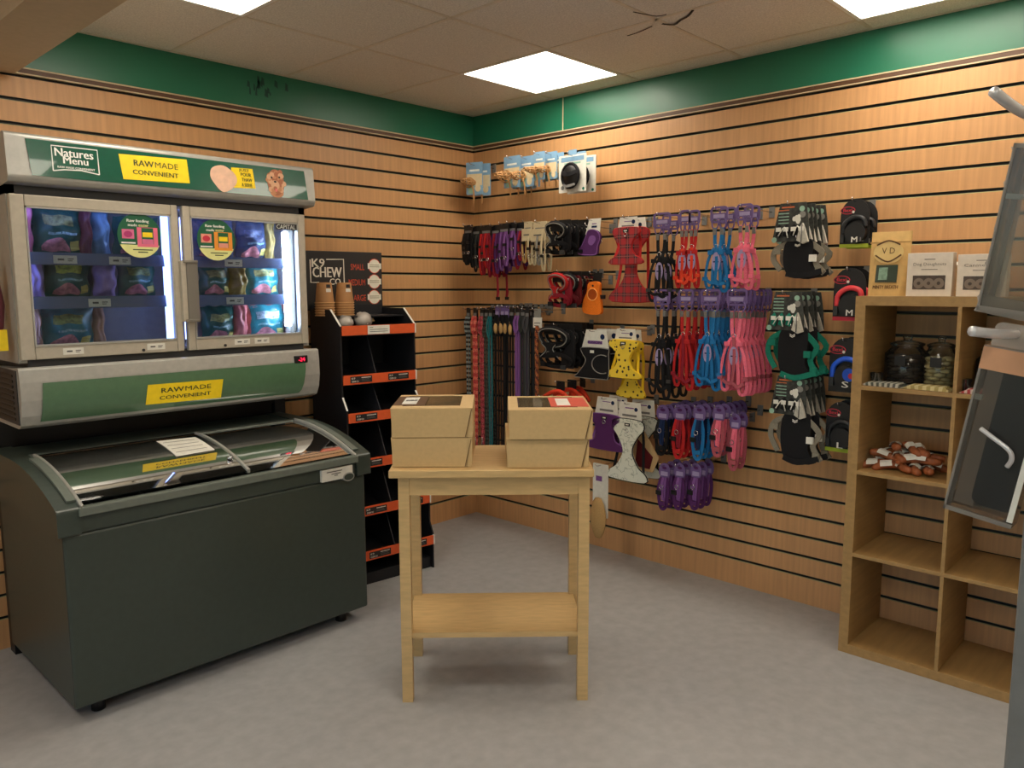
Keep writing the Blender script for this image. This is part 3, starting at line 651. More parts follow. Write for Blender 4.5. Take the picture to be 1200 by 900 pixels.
for i, (z, s) in enumerate(tz):
    b = MB(); y = -s
    b.add([(.004, y+.02, z-.052), (SW-.004, y+.02, z-.052), (SW-.004, SD-.006, z+.02), (.004, SD-.006, z+.02), (.004, y+.02, z-.057), (SW-.004, y+.02, z-.057), (SW-.004, SD-.006, z+.015), (.004, SD-.006, z+.015)], [(0, 1, 2, 3), (4, 7, 6, 5), (0, 4, 5, 1), (2, 6, 7, 3)], NAVY); sh = sp(b, 'shelf')
    b = MB(); b.bx((.002, y-.012, z-.05), (SW-.006, y-.004, z), ORG); b.bx((SW-.006, y-.013, z-.051), (SW+.002, y-.002, z+.001), CUT); sp(b, 'front_lip', sh)
    b = MB()
    if i == 0:
        b.rect(.15, .285, z-.048, z-.002, y-.0135, LAB)
        for k, w in enumerate((.02, .11, .11)): b.rect(.163, .163+w, z-.014-.011*k, z-.011-.011*k, y-.0142, BARC)
    else:
        for xa in (.04, .27):
            b.cut(); b.rect(xa, xa+.13, z-.042, z-.008, y-.0135, LIP2); b.text('K9', xa+.018, z-.018, .02, .010, y-.0142, CUT, True); b.text('CHEW CO', xa+.028, z-.034, .04, .009, y-.0142, CUT, True)
            b.rect(xa+.066, xa+.122, z-.018, z-.014, y-.0142, CUT); b.rect(xa+.066, xa+.112, z-.026, z-.023, y-.0142, BARC); b.rect(xa+.066, xa+.118, z-.034, z-.031, y-.0142, BARC)
    sp(b, 'lip_label', sh)
    if 0 < i:
        b = MB(); b.xprism([(y+.02, z-.05), (SD-.006, z+.015), (SD-.006, tz[i-1][0]-.03), (y+.13, tz[i-1][0]-.06)], SW/2-.002, SW/2+.002, mat('divider_dark', (44, 44, 50), .4)); sp(b, 'divider', sh)
b = MB(); b.bx((-.03, SD+.002, 1.43), (.458, SD+.008, 1.755), mat('header_black', (40, 36, 34), .6)); hd = sp(b, 'header_board', bev=.003)
HY = SD+.0015; b = MB(); HC = mat('header_cream', (236, 230, 214), .6); HO = mat('header_orange', (214, 78, 44), .6)
def HP(px, py):
    p = LW(px, py, .085); v = p-st.location; c, s = math.cos(-SA), math.sin(-SA); return v.x*c-v.y*s, p.z
def htext(s, p0, p1, h, mt, bold=True):
    (x0, z0), (x1, z1) = HP(*p0), HP(*p1); b.text(s, (x0+x1)/2, (z0+z1)/2, abs(x1-x0), h, HY, mt, bold)
htext('K9', (366, 308), (380, 308), .046, HC); htext('CHEW', (367, 319), (399, 319), .056, HC); htext('CO', (386, 330), (398, 330), .034, HC)
b.ribbon([(x, HY, z) for x, z in [HP(382, 304), HP(401, 304), HP(402, 332)]], .006, .001, HC); b.ribbon([(x, HY, z) for x, z in [HP(364, 304), HP(365, 331), HP(374, 331)]], .006, .001, HC)
sp(b, 'title_print', hd); b = MB()
for s, y, w in (('SMALL', 313, (409, 424)), ('MEDIUM', 331, (407, 425)), ('LARGE', 349, (410, 426))):
    htext(s, (w[0], y), (w[1], y), .034, HO, False); (x, z) = HP(435, y-1); b.disc(x, z, .040, .042, HY, HO, 28); b.disc(x, z, .036, .038, HY-.0006, HC, 28); b.rect(x-.044, x+.044, z-.016, z+.016, HY-.0012, HC)
    for k in range(2): b.rect(x-.032, x+.032, z+.004-.010*k, z+.007-.010*k, HY-.0018, mat('olive_ink', (130, 116, 70), .6))
sp(b, 'size_print', hd)
def SP(x, y, z): c, s = math.cos(SA), math.sin(SA); return Vector((st.location.x+x*c-y*s, st.location.y+x*s+y*c, z))
CUP = mat('kraft_cup', (176, 128, 80), .7, var=.05); c0 = None
for side, px, n in (('left', 382, 6), ('right', 405, 6)):
    base = LW(px, 360, .22)
    for k in range(n):
        lb = 'upturned brown paper cup, %s from top of the %s cup stack on display stand' % (('first', 'second', 'third', 'fourth', 'fifth', 'sixth')[n-1-k], side)
        loc = Vector((base.x, -.21, 1.404+.0135*k))
        if c0 is None:
            c0 = thing('paper_cup', lb, 'paper cup', loc, 0, 'upturned paper cups on the stand')
            b = MB(); b.lathe([(.050, .004), (.0385, .108), (.036, .110), (0, .110)], CUP, 28); b.lathe([(.0475, .004), (.037, .104), (0, .106)], CUP, 28); b.build('cup_wall', c0)
            b = MB(); pts = [(.051*math.cos(a*PI/14), .051*math.sin(a*PI/14), .003) for a in range(28)]; b.tube(pts, .003, mat('cup_rim', (206, 160, 104), .6), 6, True); b.build('rolled_rim', c0)
        else:
            c = copy_tree(c0); c.location = loc; tag(c, lb, 'paper cup', 'upturned paper cups on the stand')
    b = MB(); lo = thing('sticker', '%s small black and white sticker on the top cup of the %s stack' % ('first' if side == 'left' else 'second', side), 'sticker', (0, 0, 0)) if False else None
    b = MB(); a0 = math.radians(-92)
    for dz, w, mt in ((0, .030, LAB), (.022, .026, LIP2)):
        V = []
        for i in range(5):
            a = a0+w/.043*(i/4-.5)
            for z in (.060+dz, .078+dz): r_ = .050-.0115*(z-.004)/.104+.0008; V.append((r_*math.cos(a), r_*math.sin(a), z))
        b.add(V, [(2*i, 2*i+2, 2*i+3, 2*i+1) for i in range(4)], mt)
    tops = [o for o in COL.objects if o.get('label', '').startswith('upturned brown paper cup, first from top of the %s' % side)]
    if tops: b.build('sticker', tops[0])
for nm, px, py, r_ in (('left', 404, 371, (.040, .05, .035)), ('right', 425, 372, (.048, .05, .042))):
    p = LW(px, py, .32); b = MB(); b.blob((0, 0, r_[2]), r_, POLY, 10, .3); b.blob((.004, 0, r_[2]*.9), (r_[0]*.86, r_[1]*.86, r_[2]*.84), mat('white_wipes', (244, 240, 232), .8), 8, .25)
    o = b.build('clear_bag', None); o.location = (p.x, p.y, 1.338); tag(o, '%s clear plastic bag behind the top orange lip of display stand' % ('left crumpled' if nm == 'left' else 'right puffed'), 'plastic bag', 'clear bags on the stand')
p = LW(434, 375, .30); b = MB(); b.tube([(-.025, 0, .006), (.025, 0, .006)], .005, CARD, 8); b.tube([(-.022, .005, .015), (.022, .003, .015)], .005, CARD, 8); o = b.build('chew_sticks'); o.location = (p.x, p.y, 1.368); tag(o, 'two pale chew sticks beside the clear bags on display stand', 'chew sticks')
# ================================================================== TABLE AND BOXES
TA = math.radians(44.5)-PI/2                    # table local x = along its front edge to the right
to = hit(455, 552, 2, .90); tb = thing('display_table', 'pale wooden display table carrying the four brown boxes', 'table', (to.x, to.y, 0), TA)
b = MB(); b.bx((0, 0, .872), (.742, .455, .90), TABLE); b.build('table_top', tb, None, .003)
for x in (.03, .69):
    for y in (.03, .40): b = MB(); b.bx((x, y, 0), (x+.04, y+.04, .872), TABLE); b.build('leg', tb)
b = MB(); b.bx((.05, .035, .80), (.70, .05, .872), TABLE); b.bx((.05, .405, .80), (.70, .42, .872), TABLE); b.bx((.035, .05, .80), (.05, .42, .872), TABLE); b.bx((.695, .05, .80), (.71, .42, .872), TABLE); b.build('apron', tb)
b = MB(); b.bx((.04, .04, .25), (.71, .42, .27), TABLE); b.build('lower_shelf', tb)
DKW = mat('box_window_dark', (120, 104, 78), .35)
def cake_box(label, x, y, z, w, d, h, rot, kind):
    c, s = math.cos(TA), math.sin(TA); r = thing('bakery_box', label, 'cardboard box', (to.x+x*c-y*s, to.y+x*s+y*c, z), TA+rot, 'brown boxes on the table')
    b = MB(); tp = .006                          # slightly tapered, origin at front left bottom
    V = [(tp, tp, 0), (w-tp, tp, 0), (w-tp, d-tp, 0), (tp, d-tp, 0), (0, 0, h), (w, 0, h), (w, d, h), (0, d, h)]
    b.add(V, [(0, 1, 5, 4), (1, 2, 6, 5), (2, 3, 7, 6), (3, 0, 4, 7), (0, 3, 2, 1)], CARD); b.build('box_body', r, None, .002)
    b = MB(); wx0, wx1, wy0, wy1 = w*.12, w*.84, d*.17, d*.92; e = .0
    for q in (((0, 0), (w, wy0)), ((0, wy1), (w, d)), ((0, wy0), (wx0, wy1)), ((wx1, wy0), (w, wy1))): b.bx((q[0][0]-e, q[0][1]-e, h-.002), (q[1][0]+e, q[1][1]+e, h+.001), CARD)
    b.prism([(.004, h*.02), (w-.026, h*.02), (w-.004, h-.001), (.004, h-.001)], -.0035, -.0005, CARD)      # tucked front flap with a slanting seam
    b.ribbon([(w-.027, -.0042, h*.03), (w-.004, -.0042, h-.003)], .0028, .0008, mat('flap_seam_shade', (112, 86, 52), .8))  # dark strip painted as the shade in the flap's slanting seam
    b.prism([(w-.022, h*.02), (w-.001, h*.02), (w, h-.001), (w-.001, h-.001)], -.0012, .0005, CARD)
    b.add([(w+.0015, .012, h), (w+.0015, d-.03, h), (w+.0015, d-.05, .02), (w-.004, .05, .012)], [(0, 1, 2, 3)], CARD)
    b.add([(-.0015, .012, h), (-.0015, d-.03, h), (-.0015, d-.05, .02), (.004, .05, .012)], [(0, 3, 2, 1)], CARD); ld = b.build('lid', r)
    b = MB(); b.bx((wx0, wy0, h-.0015), (wx1, wy1, h-.0005), FILM); b.build('clear_window', ld)
    b = MB(); b.bx((.02, .02, .01), (w-.02, d-.02, h*.55), DKW); 
    rr = random.Random(int(z*100)+int(x*50))
    for k in range(14): b.blob((w*(.2+.55*rr.random()), d*(.25+.5*rr.random()), h*.62), (.03, .03, .02), FTAN if k % 2 else KRAFT, 6, .1)
    b.build('chews_inside', r)
    if kind:
        b = MB()
        if kind == 'dark':
            x0, x1, y0, y1 = w*.0, w*.40, d*.20, d*.86; b.bx((x0, y0, h+.0012), (x1, y1, h+.0018), mat('label_brown', (92, 66, 40), .5)); b.bx((x0+.03, y0+.03, h+.0018), (x1-.035, y1-.03, h+.0022), LAB)
            b.text('K9 CHEW CO', (x0+x1)/2, 0, (x1-x0)*.34, .035, 0, LIP2, True, Matrix.Translation((0, (y0+y1)/2, h+.003)) @ Matrix.Rotation(-PI/2, 4, 'X'))
        else:
            x0, x1, y0, y1 = w*.52, w*.98, d*.2, d*.86; b.bx((x0, y0, h+.0012), (x1, y1, h+.0018), mat('label_red', (204, 72, 48), .5)); b.bx((x0+.025, y0+.03, h+.0018), (x0+.075, y1-.03, h+.0022), LAB)
        b.build('top_label', r)
    return r
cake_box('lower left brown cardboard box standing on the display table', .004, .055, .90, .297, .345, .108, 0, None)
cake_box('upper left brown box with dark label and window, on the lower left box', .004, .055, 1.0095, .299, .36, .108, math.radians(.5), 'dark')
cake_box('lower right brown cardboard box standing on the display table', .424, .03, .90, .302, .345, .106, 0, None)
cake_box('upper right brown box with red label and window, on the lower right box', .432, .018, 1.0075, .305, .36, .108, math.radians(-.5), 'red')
# ================================================================== CUBE SHELF
ky0, kz1, kd = -2.643, 1.515, .39
ks = thing('cube_shelf', 'oak open cube shelving unit standing against the right wall', 'shelving unit', (0, ky0, 0), RRZ)     # local x right along wall, y into wall (front at -kd)
NC = 4; KW = .335*NC+.014*(NC-1)+.08
def kb(b, n, bev=.001): return b.build(n, ks, None, bev)
for x in (0, KW-.04): b = MB(); b.bx((x, -kd, 0), (x+.04, -.005, kz1-.038), OAK); kb(b, 'side_panel')
b = MB(); b.bx((0, -kd, kz1-.038), (KW, -.005, kz1), OAK); kb(b, 'top_panel'); b = MB(); b.bx((.04, -kd, 0), (KW-.04, -.005, .04), OAK); kb(b, 'bottom_panel')
KZ = [1.142-.353*k for k in range(3)]
for z in KZ: b = MB(); b.bx((.04, -kd, z-.008), (KW-.04, -.005, z+.008), OAK); kb(b, 'shelf')
for i in range(1, NC):
    x = .04+.349*i-.014
    zz = [kz1-.038]+KZ+[.04]
    for k in range(4): b = MB(); b.bx((x, -kd, zz[k+1]+.008 if k < 3 else .04), (x+.014, -.005, zz[k]-(.008 if k else 0)), OAK); kb(b, 'divider')
def KP(px, py, d=.25): p = RW(px, py, d); return p
# on top: pouch and boxes
def on_top(name, label, cat, px, d, group=None): p = RW(px, 340, d); return thing(name, label, cat, (-d, p.y, kz1), RRZ, group)
t = on_top('kraft_pouch', 'brown kraft treat pouch with window standing on the cube shelf', 'treat pouch', 1040, .28)
w = abs(RW(1065, 340, .28).y-RW(1018, 340, .28).y); h = .26; b = MB()
V = []; n = 10
for j in range(n+1):
    v = j/n; th = .055*(1-v)**.7+.002
    for sgn in (-1, 1):
        for i in range(7):
            u = i/6*2-1; V.append((u*w/2*(.97+.03*v), sgn*th/2*(1-.8*abs(u)**3)+v*.02, v*h))
Fc = []
for j in range(n):
    for sd in range(2):
        for i in range(6): k = j*14+sd*7+i; Fc.append((k, k+1, k+15, k+14))
    for k in (j*14, j*14+6): Fc.append((k, k+7, k+21, k+14))
b.add(V, Fc, KRAFT, True); b.build('pouch_body', t)
b = MB(); yf = lambda z: -(.055*(1-z/h)**.7+.002)/2+z/h*.02-.002
def rr_(x0, x1, z0, z1, mt, dy=0): b.add([(x0, yf(z0)-dy, z0), (x1, yf(z0)-dy, z0), (x1, yf(z1)-dy, z1), (x0, yf(z1)-dy, z1)], [(0, 1, 2, 3)], mt)
rr_(-w*.28, w*.26, .055, .125, mat('pouch_window_dark', (46, 60, 48), .2), .003); rr_(-w*.2, w*.02, .065, .115, mat('pouch_window_green', (120, 150, 130), .2, var=.5), .005); b.build('window', t)
b = MB(); DB = mat('brown_ink', (96, 64, 30), .6)
b.text('MINTY BREATH', 0, .036, w*.62, .014, yf(.03)-.004, DB, True); b.cut(); b.disc(0, .175, .058, .045, yf(.13)-.0035, mat('cream_oval', (226, 196, 130), .6)); b.text('V D', 0, .182, .05, .024, yf(.13)-.0045, DB)
b.ribbon(smooth_pts([(-.05, yf(.13)-.005, .165), (0, yf(.13)-.005, .138), (.05, yf(.13)-.005, .165)], 5), .006, .0006, DB); b.ribbon(smooth_pts([(-.045, yf(.13)-.005, .205), (0, yf(.13)-.005, .222), (.045, yf(.13)-.005, .205)], 5), .006, .0006, DB)
b.build('print', t); b = MB(); b.rect(-w*.5, w*.5, h*.82, h*.84, yf(.2)-.004, mat('seal_line', (176, 140, 84), .6)); b.build('seal', t)
def treat_box(label, px, w, h, title, d=.30):
    t = on_top('treat_box', label, 'treat box', px, d, 'white treat boxes on the cube shelf'); b = MB(); dp = .05
    WB = mat('box_cream', (222, 212, 198), .6)
    b.bx((-w/2, -dp/2, 0), (w/2, dp/2, h), WB); b.build('carton', t, None, .001)
    b = MB(); b.rect(-w*.36, w*.36, h*.16, h*.48, -dp/2-.0012, mat('box_window_brown', (74, 60, 52), .3, var=.4)); 
    for k in (-1, 0, 1): b.disc(k*w*.22, h*.30, w*.12, h*.12, -dp/2-.0018, mat('biscuit_grey', (126, 112, 100), .6)); b.disc(k*w*.22, h*.30, w*.04, h*.04, -dp/2-.0024, mat('box_window_brown', (74, 60, 52), .3))
    b.build('window', t); b = MB(); GI = mat('grey_ink', (120, 112, 104), .6)
    b.text(title, 0, h*.73, w*.72, h*.09, -dp/2-.0015, GI); b.rect(-w*.12, w*.12, h*.84, h*.86, -dp/2-.0015, GI); b.rect(-w*.18, w*.18, h*.61, h*.625, -dp/2-.0015, GI); b.build('print', t)
treat_box('white box of dog doughnuts, middle of the cube shelf top', 1090, .162, .168, 'Dog Doughnuts'); treat_box('white canine cup box at right on the cube shelf top', 1151, .165, .158, 'Canine Cup')
p = RW(1120, 335, .14); t = thing('biscuit_bundle', 'tan bundle of flat chews standing between the two white boxes', 'chew bundle', (-.14, p.y, kz1), RRZ)
b = MB()
for k in range(5): b.box((0, 0, .0115+k*.0225), (.11, .06, .021), mat('chew_tan', (184, 152, 106), .7))
b.build('chew_stack', t); b = MB(); b.blob((0, 0, .122), (.05, .03, .014), LAB, 6, .3); b.build('paper_top', t)
# jars, cups, paper bags and wrapped chews
def jar(label, px, z, d, r, h, content, group='glass jars on the cube shelf', lidm=JARG):
    p = RW(px, 430, d); lx = ky0-p.y; c0_ = .04 if px < 1120 else .389; lx = min(max(lx, c0_+r+.008), c0_+.335-r-.008); t = thing('glass_jar', label, 'jar', (-d, ky0-lx, z), RRZ, group)
    b = MB(); b.lathe([(0, .002), (r*.96, .002), (r, .01), (r, h*.62), (r*.72, h*.74), (r*.70, h*.78), (r*.78, h*.80)], JARG, 28); b.build('glass_body', t)
    b = MB(); b.lathe([(r*.80, h*.80), (r*.80, h*.84), (r*.5, h*.88), (r*.2, h*.90), (r*.2, h*.94), (r*.26, h*.98), (r*.16, h), (0, h)], lidm, 24); b.build('lid', t)
    b = MB(); rr = random.Random(int(px)); cm = mat('biscuit_%d' % content[0], content, .75, var=.25); k = 0; zz = .014
    while zz < h*.56:
        for q in range(5): a = q*2*PI/5+k*.6; b.blob((r*.55*math.cos(a), r*.55*math.sin(a), zz), (r*.34, r*.34, .010), cm, 5, .12)
        zz += .016; k += 1
    o = b.build('biscuits', t); o['kind'] = 'stuff'; b = MB(); b.box((0, -r-.001, h*.5), (.042, .002, .04), LIP2); b.build('tag', t)
KS = KZ[0]+.008
jar('glass jar of dark biscuits at left on the middle cube shelf', 1062, KS, .16, .085, .20, (66, 52, 46)); jar('glass jar of cream biscuits beside the cube shelf divider', 1102, KS, .17, .068, .20, (206, 190, 146))
jar('jar of dark red biscuits in the right cube shelf compartment', 1150, KS, .16, .075, .19, (110, 34, 38))
BAGG = pat('paper_grey_stripes', 'vstripe', (206, 204, 190), (96, 98, 88), None, 150); BAGC = pat('paper_cream_stripes', 'vstripe', (230, 218, 168), (190, 172, 110), None, 110); BAGR = pat('paper_red_stripes', 'vstripe', (226, 206, 200), (206, 80, 84), None, 150)
for lb, px0, px1, m_ in (('grey striped paper bags fanned on the middle cube shelf', 1013, 1060, BAGG), ('cream striped paper bags fanned in front of the cream biscuit jar', 1062, 1116, BAGC), ('red striped paper bags in the right cube shelf compartment', 1128, 1160, BAGR)):
    y0, y1 = RW(px0, 452, .34).y, RW(px1, 452, .34).y; t = thing('paper_bag_pile', lb, 'paper bags', (-.33, (y0+y1)/2, KS), RRZ, 'striped paper bag piles')
    w = abs(y1-y0)
    for k in range(4): b = MB(); b.box((0, 0, .003+k*.004), (w-.012*k, .085, .003), m_, Matrix.Rotation(math.radians((k-1.5)*2.2), 4, 'Z')); b.build('paper_bag', t)
for lb, px, py in (('small clear glass cup in the left cube shelf corner', 1012, 446), ('small clear glass cup in the right cube shelf compartment', 1128, 455)):
    p = RW(px, py, .28); b = MB(); b.lathe([(0, .002), (.02, .002), (.026, .05), (.024, .05), (.018, .005), (0, .005)], JARG, 20); o = b.build('glass_cup'); o.location = (-.30, min(p.y, ky0-.068) if px < 1050 else p.y-.01, KS); tag(o, lb, 'glass cup', 'small glass cups')
K3 = KZ[1]+.008; rr = random.Random(21); proto = None; CHEWM = mat('chew_orange', (150, 82, 44), .55, var=.4)
spots = [(dx, dy, lv) for lv, row in enumerate(([-.10, -.05, 0, .05, .10], [-.075, -.02, .035, .08], [-.04, .02, .05])) for dx in row for dy in ((-.05, .05) if lv == 0 else ((-.03, .04) if lv == 1 else (0,)))]
side = ('left', 'left-centre', 'centre', 'right-centre', 'right')
yc = RW(1062, 530, .24).y; cnt = {}
for i, (dx, dy, lv) in enumerate(spots):
    place = ('bottom', 'middle', 'top')[lv]; fb_ = 'front' if dy < 0 else ('back' if dy > 0 else 'crown')
    lb = 'wrapped orange dog chew, %s layer %s, number %s from left in the heap' % (place, fb_, ('one', 'two', 'three', 'four', 'five')[cnt.get((lv, fb_), 0)]); cnt[(lv, fb_)] = cnt.get((lv, fb_), 0)+1
    lb = lb.replace('number one', 'first').replace('number two', 'second').replace('number three', 'third').replace('number four', 'fourth').replace('number five', 'fifth').replace('crown, ', '')
    if proto is None:
        proto = t = thing('wrapped_chew', lb, 'dog chew', (0, 0, 0), 0, 'wrapped chews in the lower cube compartment')
        b = MB(); b.tube(smooth_pts([(-.06, 0, .014), (-.03, .008, .018), (0, 0, .02), (.03, -.006, .018), (.06, .002, .014)], 3), [.010, .015, .017, .017, .016, .016, .016, .016, .017, .017, .016, .014, .010], CHEWM, 8); b.build('chew', t)
        b = MB(); b.ribbon([(-.015, -.02, .022), (-.012, -.012, .036), (-.004, .004, .040), (.004, .02, .026)], .045, .0008, LAB, (0, 0, 1)); b.build('paper_wrap', t); c = t
    else: c = copy_tree(proto); tag(c, lb, 'dog chew', 'wrapped chews in the lower cube compartment')
    c.location = (-.24-dy*-1 if False else -.24+dy, yc-dx, K3+.002+lv*.036); c.rotation_euler = (0, rr.uniform(-.3, .3), RRZ+rr.uniform(-1.2, 1.2))
# ================================================================== HOOKS AND HANGING STOCK (right wall)
ORD = ['front', 'second', 'third', 'fourth', 'fifth', 'sixth', 'seventh', 'eighth']
hook0 = {}
HN = [0]
def hook(y, z, L, label, plate=True):
    key = round(L, 2)
    zz = 2.44-.1*round((2.44-z)/.1); off = z-zz           # seat in the nearest groove
    if key not in hook0:
        t = thing('slatwall_hook', label, 'hook', (0, y, z), RRZ, 'slatwall hooks'); hook0[key] = t
        b = MB(); b.tube(smooth_pts([(0, -.004, 0), (0, -L*.5, .001), (0, -L-.02, .004), (0, -L-.035, .018)], 3), .0028, CHROME, 6); b.build('prong', t)
        b = MB(); b.box((0, -.004, 0), (.028, .006, .052), GREY); b.build('back_plate', t)
    else:
        t = copy_tree(hook0[key]); t.location = (0, y, z); tag(t, label, 'hook', 'slatwall hooks')
    return t
def hang(name, cat, group, desc, px, py, d, n, step, wpx, hpx, build, jit=.05, hooklabel=None, single=None, yaw=0):
    p = RW(px, py, d); y, z = p.y, p.z
    w = abs(RW(px+wpx/2, py, d).y-RW(px-wpx/2, py, d).y); h = RW(px, py, d).z-RW(px, py+hpx, d).z
    hook(y, z, d+.01, 'chrome hook carrying the '+(hooklabel or desc.replace('{o}', '').replace('  ', ' ').strip().rstrip(',')))
    out = []
    for i in range(n):
        if n == 1: lb = single or desc.replace('{o} ', '').replace('{o}', '')
        else: lb = desc.replace('{o}', ('front' if i == 0 else ('rearmost' if i == n-1 else ORD[i]+' from front')))
        if i == 0:
            t = thing(name, lb, cat, (-d, y, z), RRZ+yaw, group); build(t, w, h); first = t
        else:
            t = copy_tree(first); t.location = (-(d-i*step), y, z); tag(t, lb, cat, group)
            t.rotation_euler = (0, 0, RRZ+yaw+R.uniform(-jit, jit)*3)
            t.location.z += R.uniform(-.004, .002)
        out.append(t)
    return out
def rrect(x0, x1, z0, z1, r=.01, n=4):
    pts = []
    for cx, cz, a in ((x1-r, z1-r, 0), (x0+r, z1-r, 90), (x0+r, z0+r, 180), (x1-r, z0+r, 270)):
        for k in range(n+1): t = math.radians(a+90*k/n); pts.append((cx+r*math.cos(t), cz+r*math.sin(t)))
    return pts
def buckle(b, x, z, s=1, mt=BLACK, y=-.006): b.box((x, y, z), (.022*s, .010, .016*s), mt)
def ring(b, x, z, r=.010, y=-.004, mt=CHROME, t=.0018): b.tube([(x+r*math.cos(a*PI/6), y, z+r*math.sin(a*PI/6)) for a in range(12)], t, mt, 5, True)
# ---- muzzle packs
def muzzle_pack(t, w, h):
    b = MB(); b.prism(rrect(-w/2, w/2, -h+.02, .02, .006), -.001, .001, SKYC); c = b.build('backing_card', t)
    b = MB(); b.rect(-w*.46, w*.46, -h*.62, -h*.26, -.0016, SANDC); b.rect(-w*.36, -w*.02, -h*.86, -h*.6, -.0019, CYAN); b.disc(w*.2, -h*.7, w*.17, w*.2, -.0019, SANDC); b.build('picture', c); b = MB(); b.rect(-w*.3, w*.3, -h*.18, -h*.12, -.0016, CW); b.build('print', c)
    b = MB(); zc = -h*.52; W = w*.36; T = mat('muzzle_tan', (188, 140, 88), .6)
    for k in range(4): q = .9-.2*k; b.tube([(W*q*math.cos(a*PI/8), -.012-.028*k, zc+W*.8*q*math.sin(a*PI/8)) for a in range(16)], .0035, T, 5, True)
    for a in range(8): ang = a*PI/4; b.tube([(W*(.9-.2*k)*math.cos(ang), -.012-.028*k, zc+W*.8*(.9-.2*k)*math.sin(ang)) for k in range(4)], .003, T, 5)
    o = b.build('basket_muzzle', t); o.location.x = -w*.30
    b = MB(); b.ribbon(smooth_pts([(-W*.6, -.012, zc), (-W*.9, -.02, zc+.02), (-W*.2, -.026, zc-.02), (W*.1, -.022, zc-.06), (W*.12, -.02, -h*1.15)], 4), .010, .002, T); b.build('strap', t)
MG = 'muzzle packs on the top row'
hang('muzzle_pack', 'muzzle', MG, '{o} blue carded tan dog muzzle on the hook nearest the room corner', 556, 194, .18, 2, .07, 15, 38, muzzle_pack, yaw=.35)
hang('muzzle_pack', 'muzzle', MG, '{o} blue carded muzzle with dangling strap, second top hook from corner', 600, 187, .24, 3, .07, 19, 37, muzzle_pack)
hang('muzzle_pack', 'muzzle', MG, '{o} blue carded muzzle on the third top hook from corner', 617, 187, .20, 2, .06, 18, 36, muzzle_pack)
hang('muzzle_pack', 'muzzle', MG, '{o} narrow blue carded muzzle left of the white muzzle card', 632, 182, .24, 2, .07, 13, 33, muzzle_pack)
hang('muzzle_pack', 'muzzle', MG, '{o} narrow blue carded muzzle directly beside the white muzzle card', 646, 182, .2, 2, .06, 14, 32, muzzle_pack)
def black_muzzle(t, w, h):
    b = MB(); b.prism(rrect(-w/2, w/2, -h, .008, .006), -.001, .001, LAB); c = b.build('backing_card', t)
    b = MB(); b.rect(-w*.42, w*.42, -h*.14, -.002, -.0016, SKYC); b.rect(-w*.3, w*.3, -h*.22, -h*.17, -.0016, CYAN); b.cut(); b.disc(-w*.36, -h*.86, .012, .012, -.0016, GREY); b.cut(); b.disc(w*.4, -h*.93, .008, .008, -.0016, FTEAL); b.build('print', c)
    b = MB(); b.prism(rrect(-.03, .03, .004, .035, .006), -.001, .001, SKYC); b.build('hang_tab', c)
    b = MB(); zc = -h*.55; W = w*.30; H = h*.33
    b.blob((0, -.016, zc), (W*.96, .02, H*.98), BLACK, 10)
    b.tube([(W*math.cos(a*PI/10), -.02, zc+H*math.sin(a*PI/10)) for a in range(20)], .009, FBLK, 6, True); b.ribbon(smooth_pts([(-W, -.025, zc+.02), (0, -.045, zc+.004), (W, -.025, zc+.02)], 4), .022, .004, FBLK); b.ribbon(smooth_pts([(-W*.7, -.03, zc-.05), (0, -.048, zc-.06), (W*.7, -.03, zc-.05)], 4), .014, .004, FGRY)
    b.build('fabric_muzzle', t)
hang('muzzle_pack', 'muzzle', MG, '{o} white card with black fabric muzzle, rightmost of the top row', 671, 183, .2, 2, .08, 32, 42, black_muzzle)
# ---- short leads / looped webbing
def looped(m1, m2=None, head=BLACK, strands=4, tail=0, tagm=None):
    def f(t, w, h):
        b = MB(); b.prism(rrect(-w*.42, w*.42, -.055, .012, .006), -.002, .002, head); b.box((0, -.003, -.03), (w*.6, .002, .014), FGRY); b.build('header_card', t)
        b = MB(); rr = random.Random(int(w*1e4)+int(h*1e4)+strands)
        for k in range(strands):
            x = (k/(max(1, strands-1))-.5)*w*.7; hh = h*(.78+.22*rr.random()); y = -.004-.006*k
            b.ribbon(smooth_pts([(x-.004, y, -.04), (x-.009, y-.010, -hh*.5), (x-.006, y-.006, -hh*.9), (x, y, -hh), (x+.007, y+.004, -hh*.9), (x+.008, y+.006, -hh*.45), (x+.004, y, -.04)], 4), .014, .0028, m1 if k % 2 == 0 else (m2 or m1))
        b.build('webbing', t)
        b = MB()
        for k in range(strands): x = (k/(max(1, strands-1))-.5)*w*.7; b.cut(); buckle(b, x-.004, -h*(.40+.13*(k % 3)), 1.0, BLACK, -.016-.006*k); b.cut(); ring(b, x+.004, -h*.66, .009, -.018-.006*k)
        b.build('buckle', t)
        if tail: b = MB(); b.ribbon(smooth_pts([(w*.2, -.01, -h*.8), (w*.26, -.008, -h*(1+tail*.5)), (w*.22, -.008, -h*(1+tail)), (w*.3, -.006, -h*(1+tail*.6))], 4), .016, .0025, m1); buckle(b, w*.24, -h*(1+tail), 1.2); b.build('hanging_strap', t)
        if tagm: b = MB(); b.prism(rrect(-w*.5, w*.5, -.10, -.03, .004), -.016, -.0145, tagm); b.rect(-w*.3, w*.3, -.07, -.062, -.0168, BARC); b.build('price_card', t)
    return f
CG = 'collars and short leads on the second row'
hang('dog_collar', 'dog collar', CG, '{o} black webbing collar on the second row hook nearest corner', 549, 266, .26, 3, .06, 12, 46, looped(FBLK))
hang('dog_collar', 'dog collar', CG, '{o} black webbing collar with grey clip, second hook of second row', 558, 267, .24, 3, .06, 12, 52, looped(FBLK, fab('charcoal', (48, 52, 52))))
hang('dog_collar', 'dog collar', CG, '{o} dark red collar left of the long dangling red strap', 570, 266, .26, 2, .08, 15, 58, looped(FRED, FCRIM))
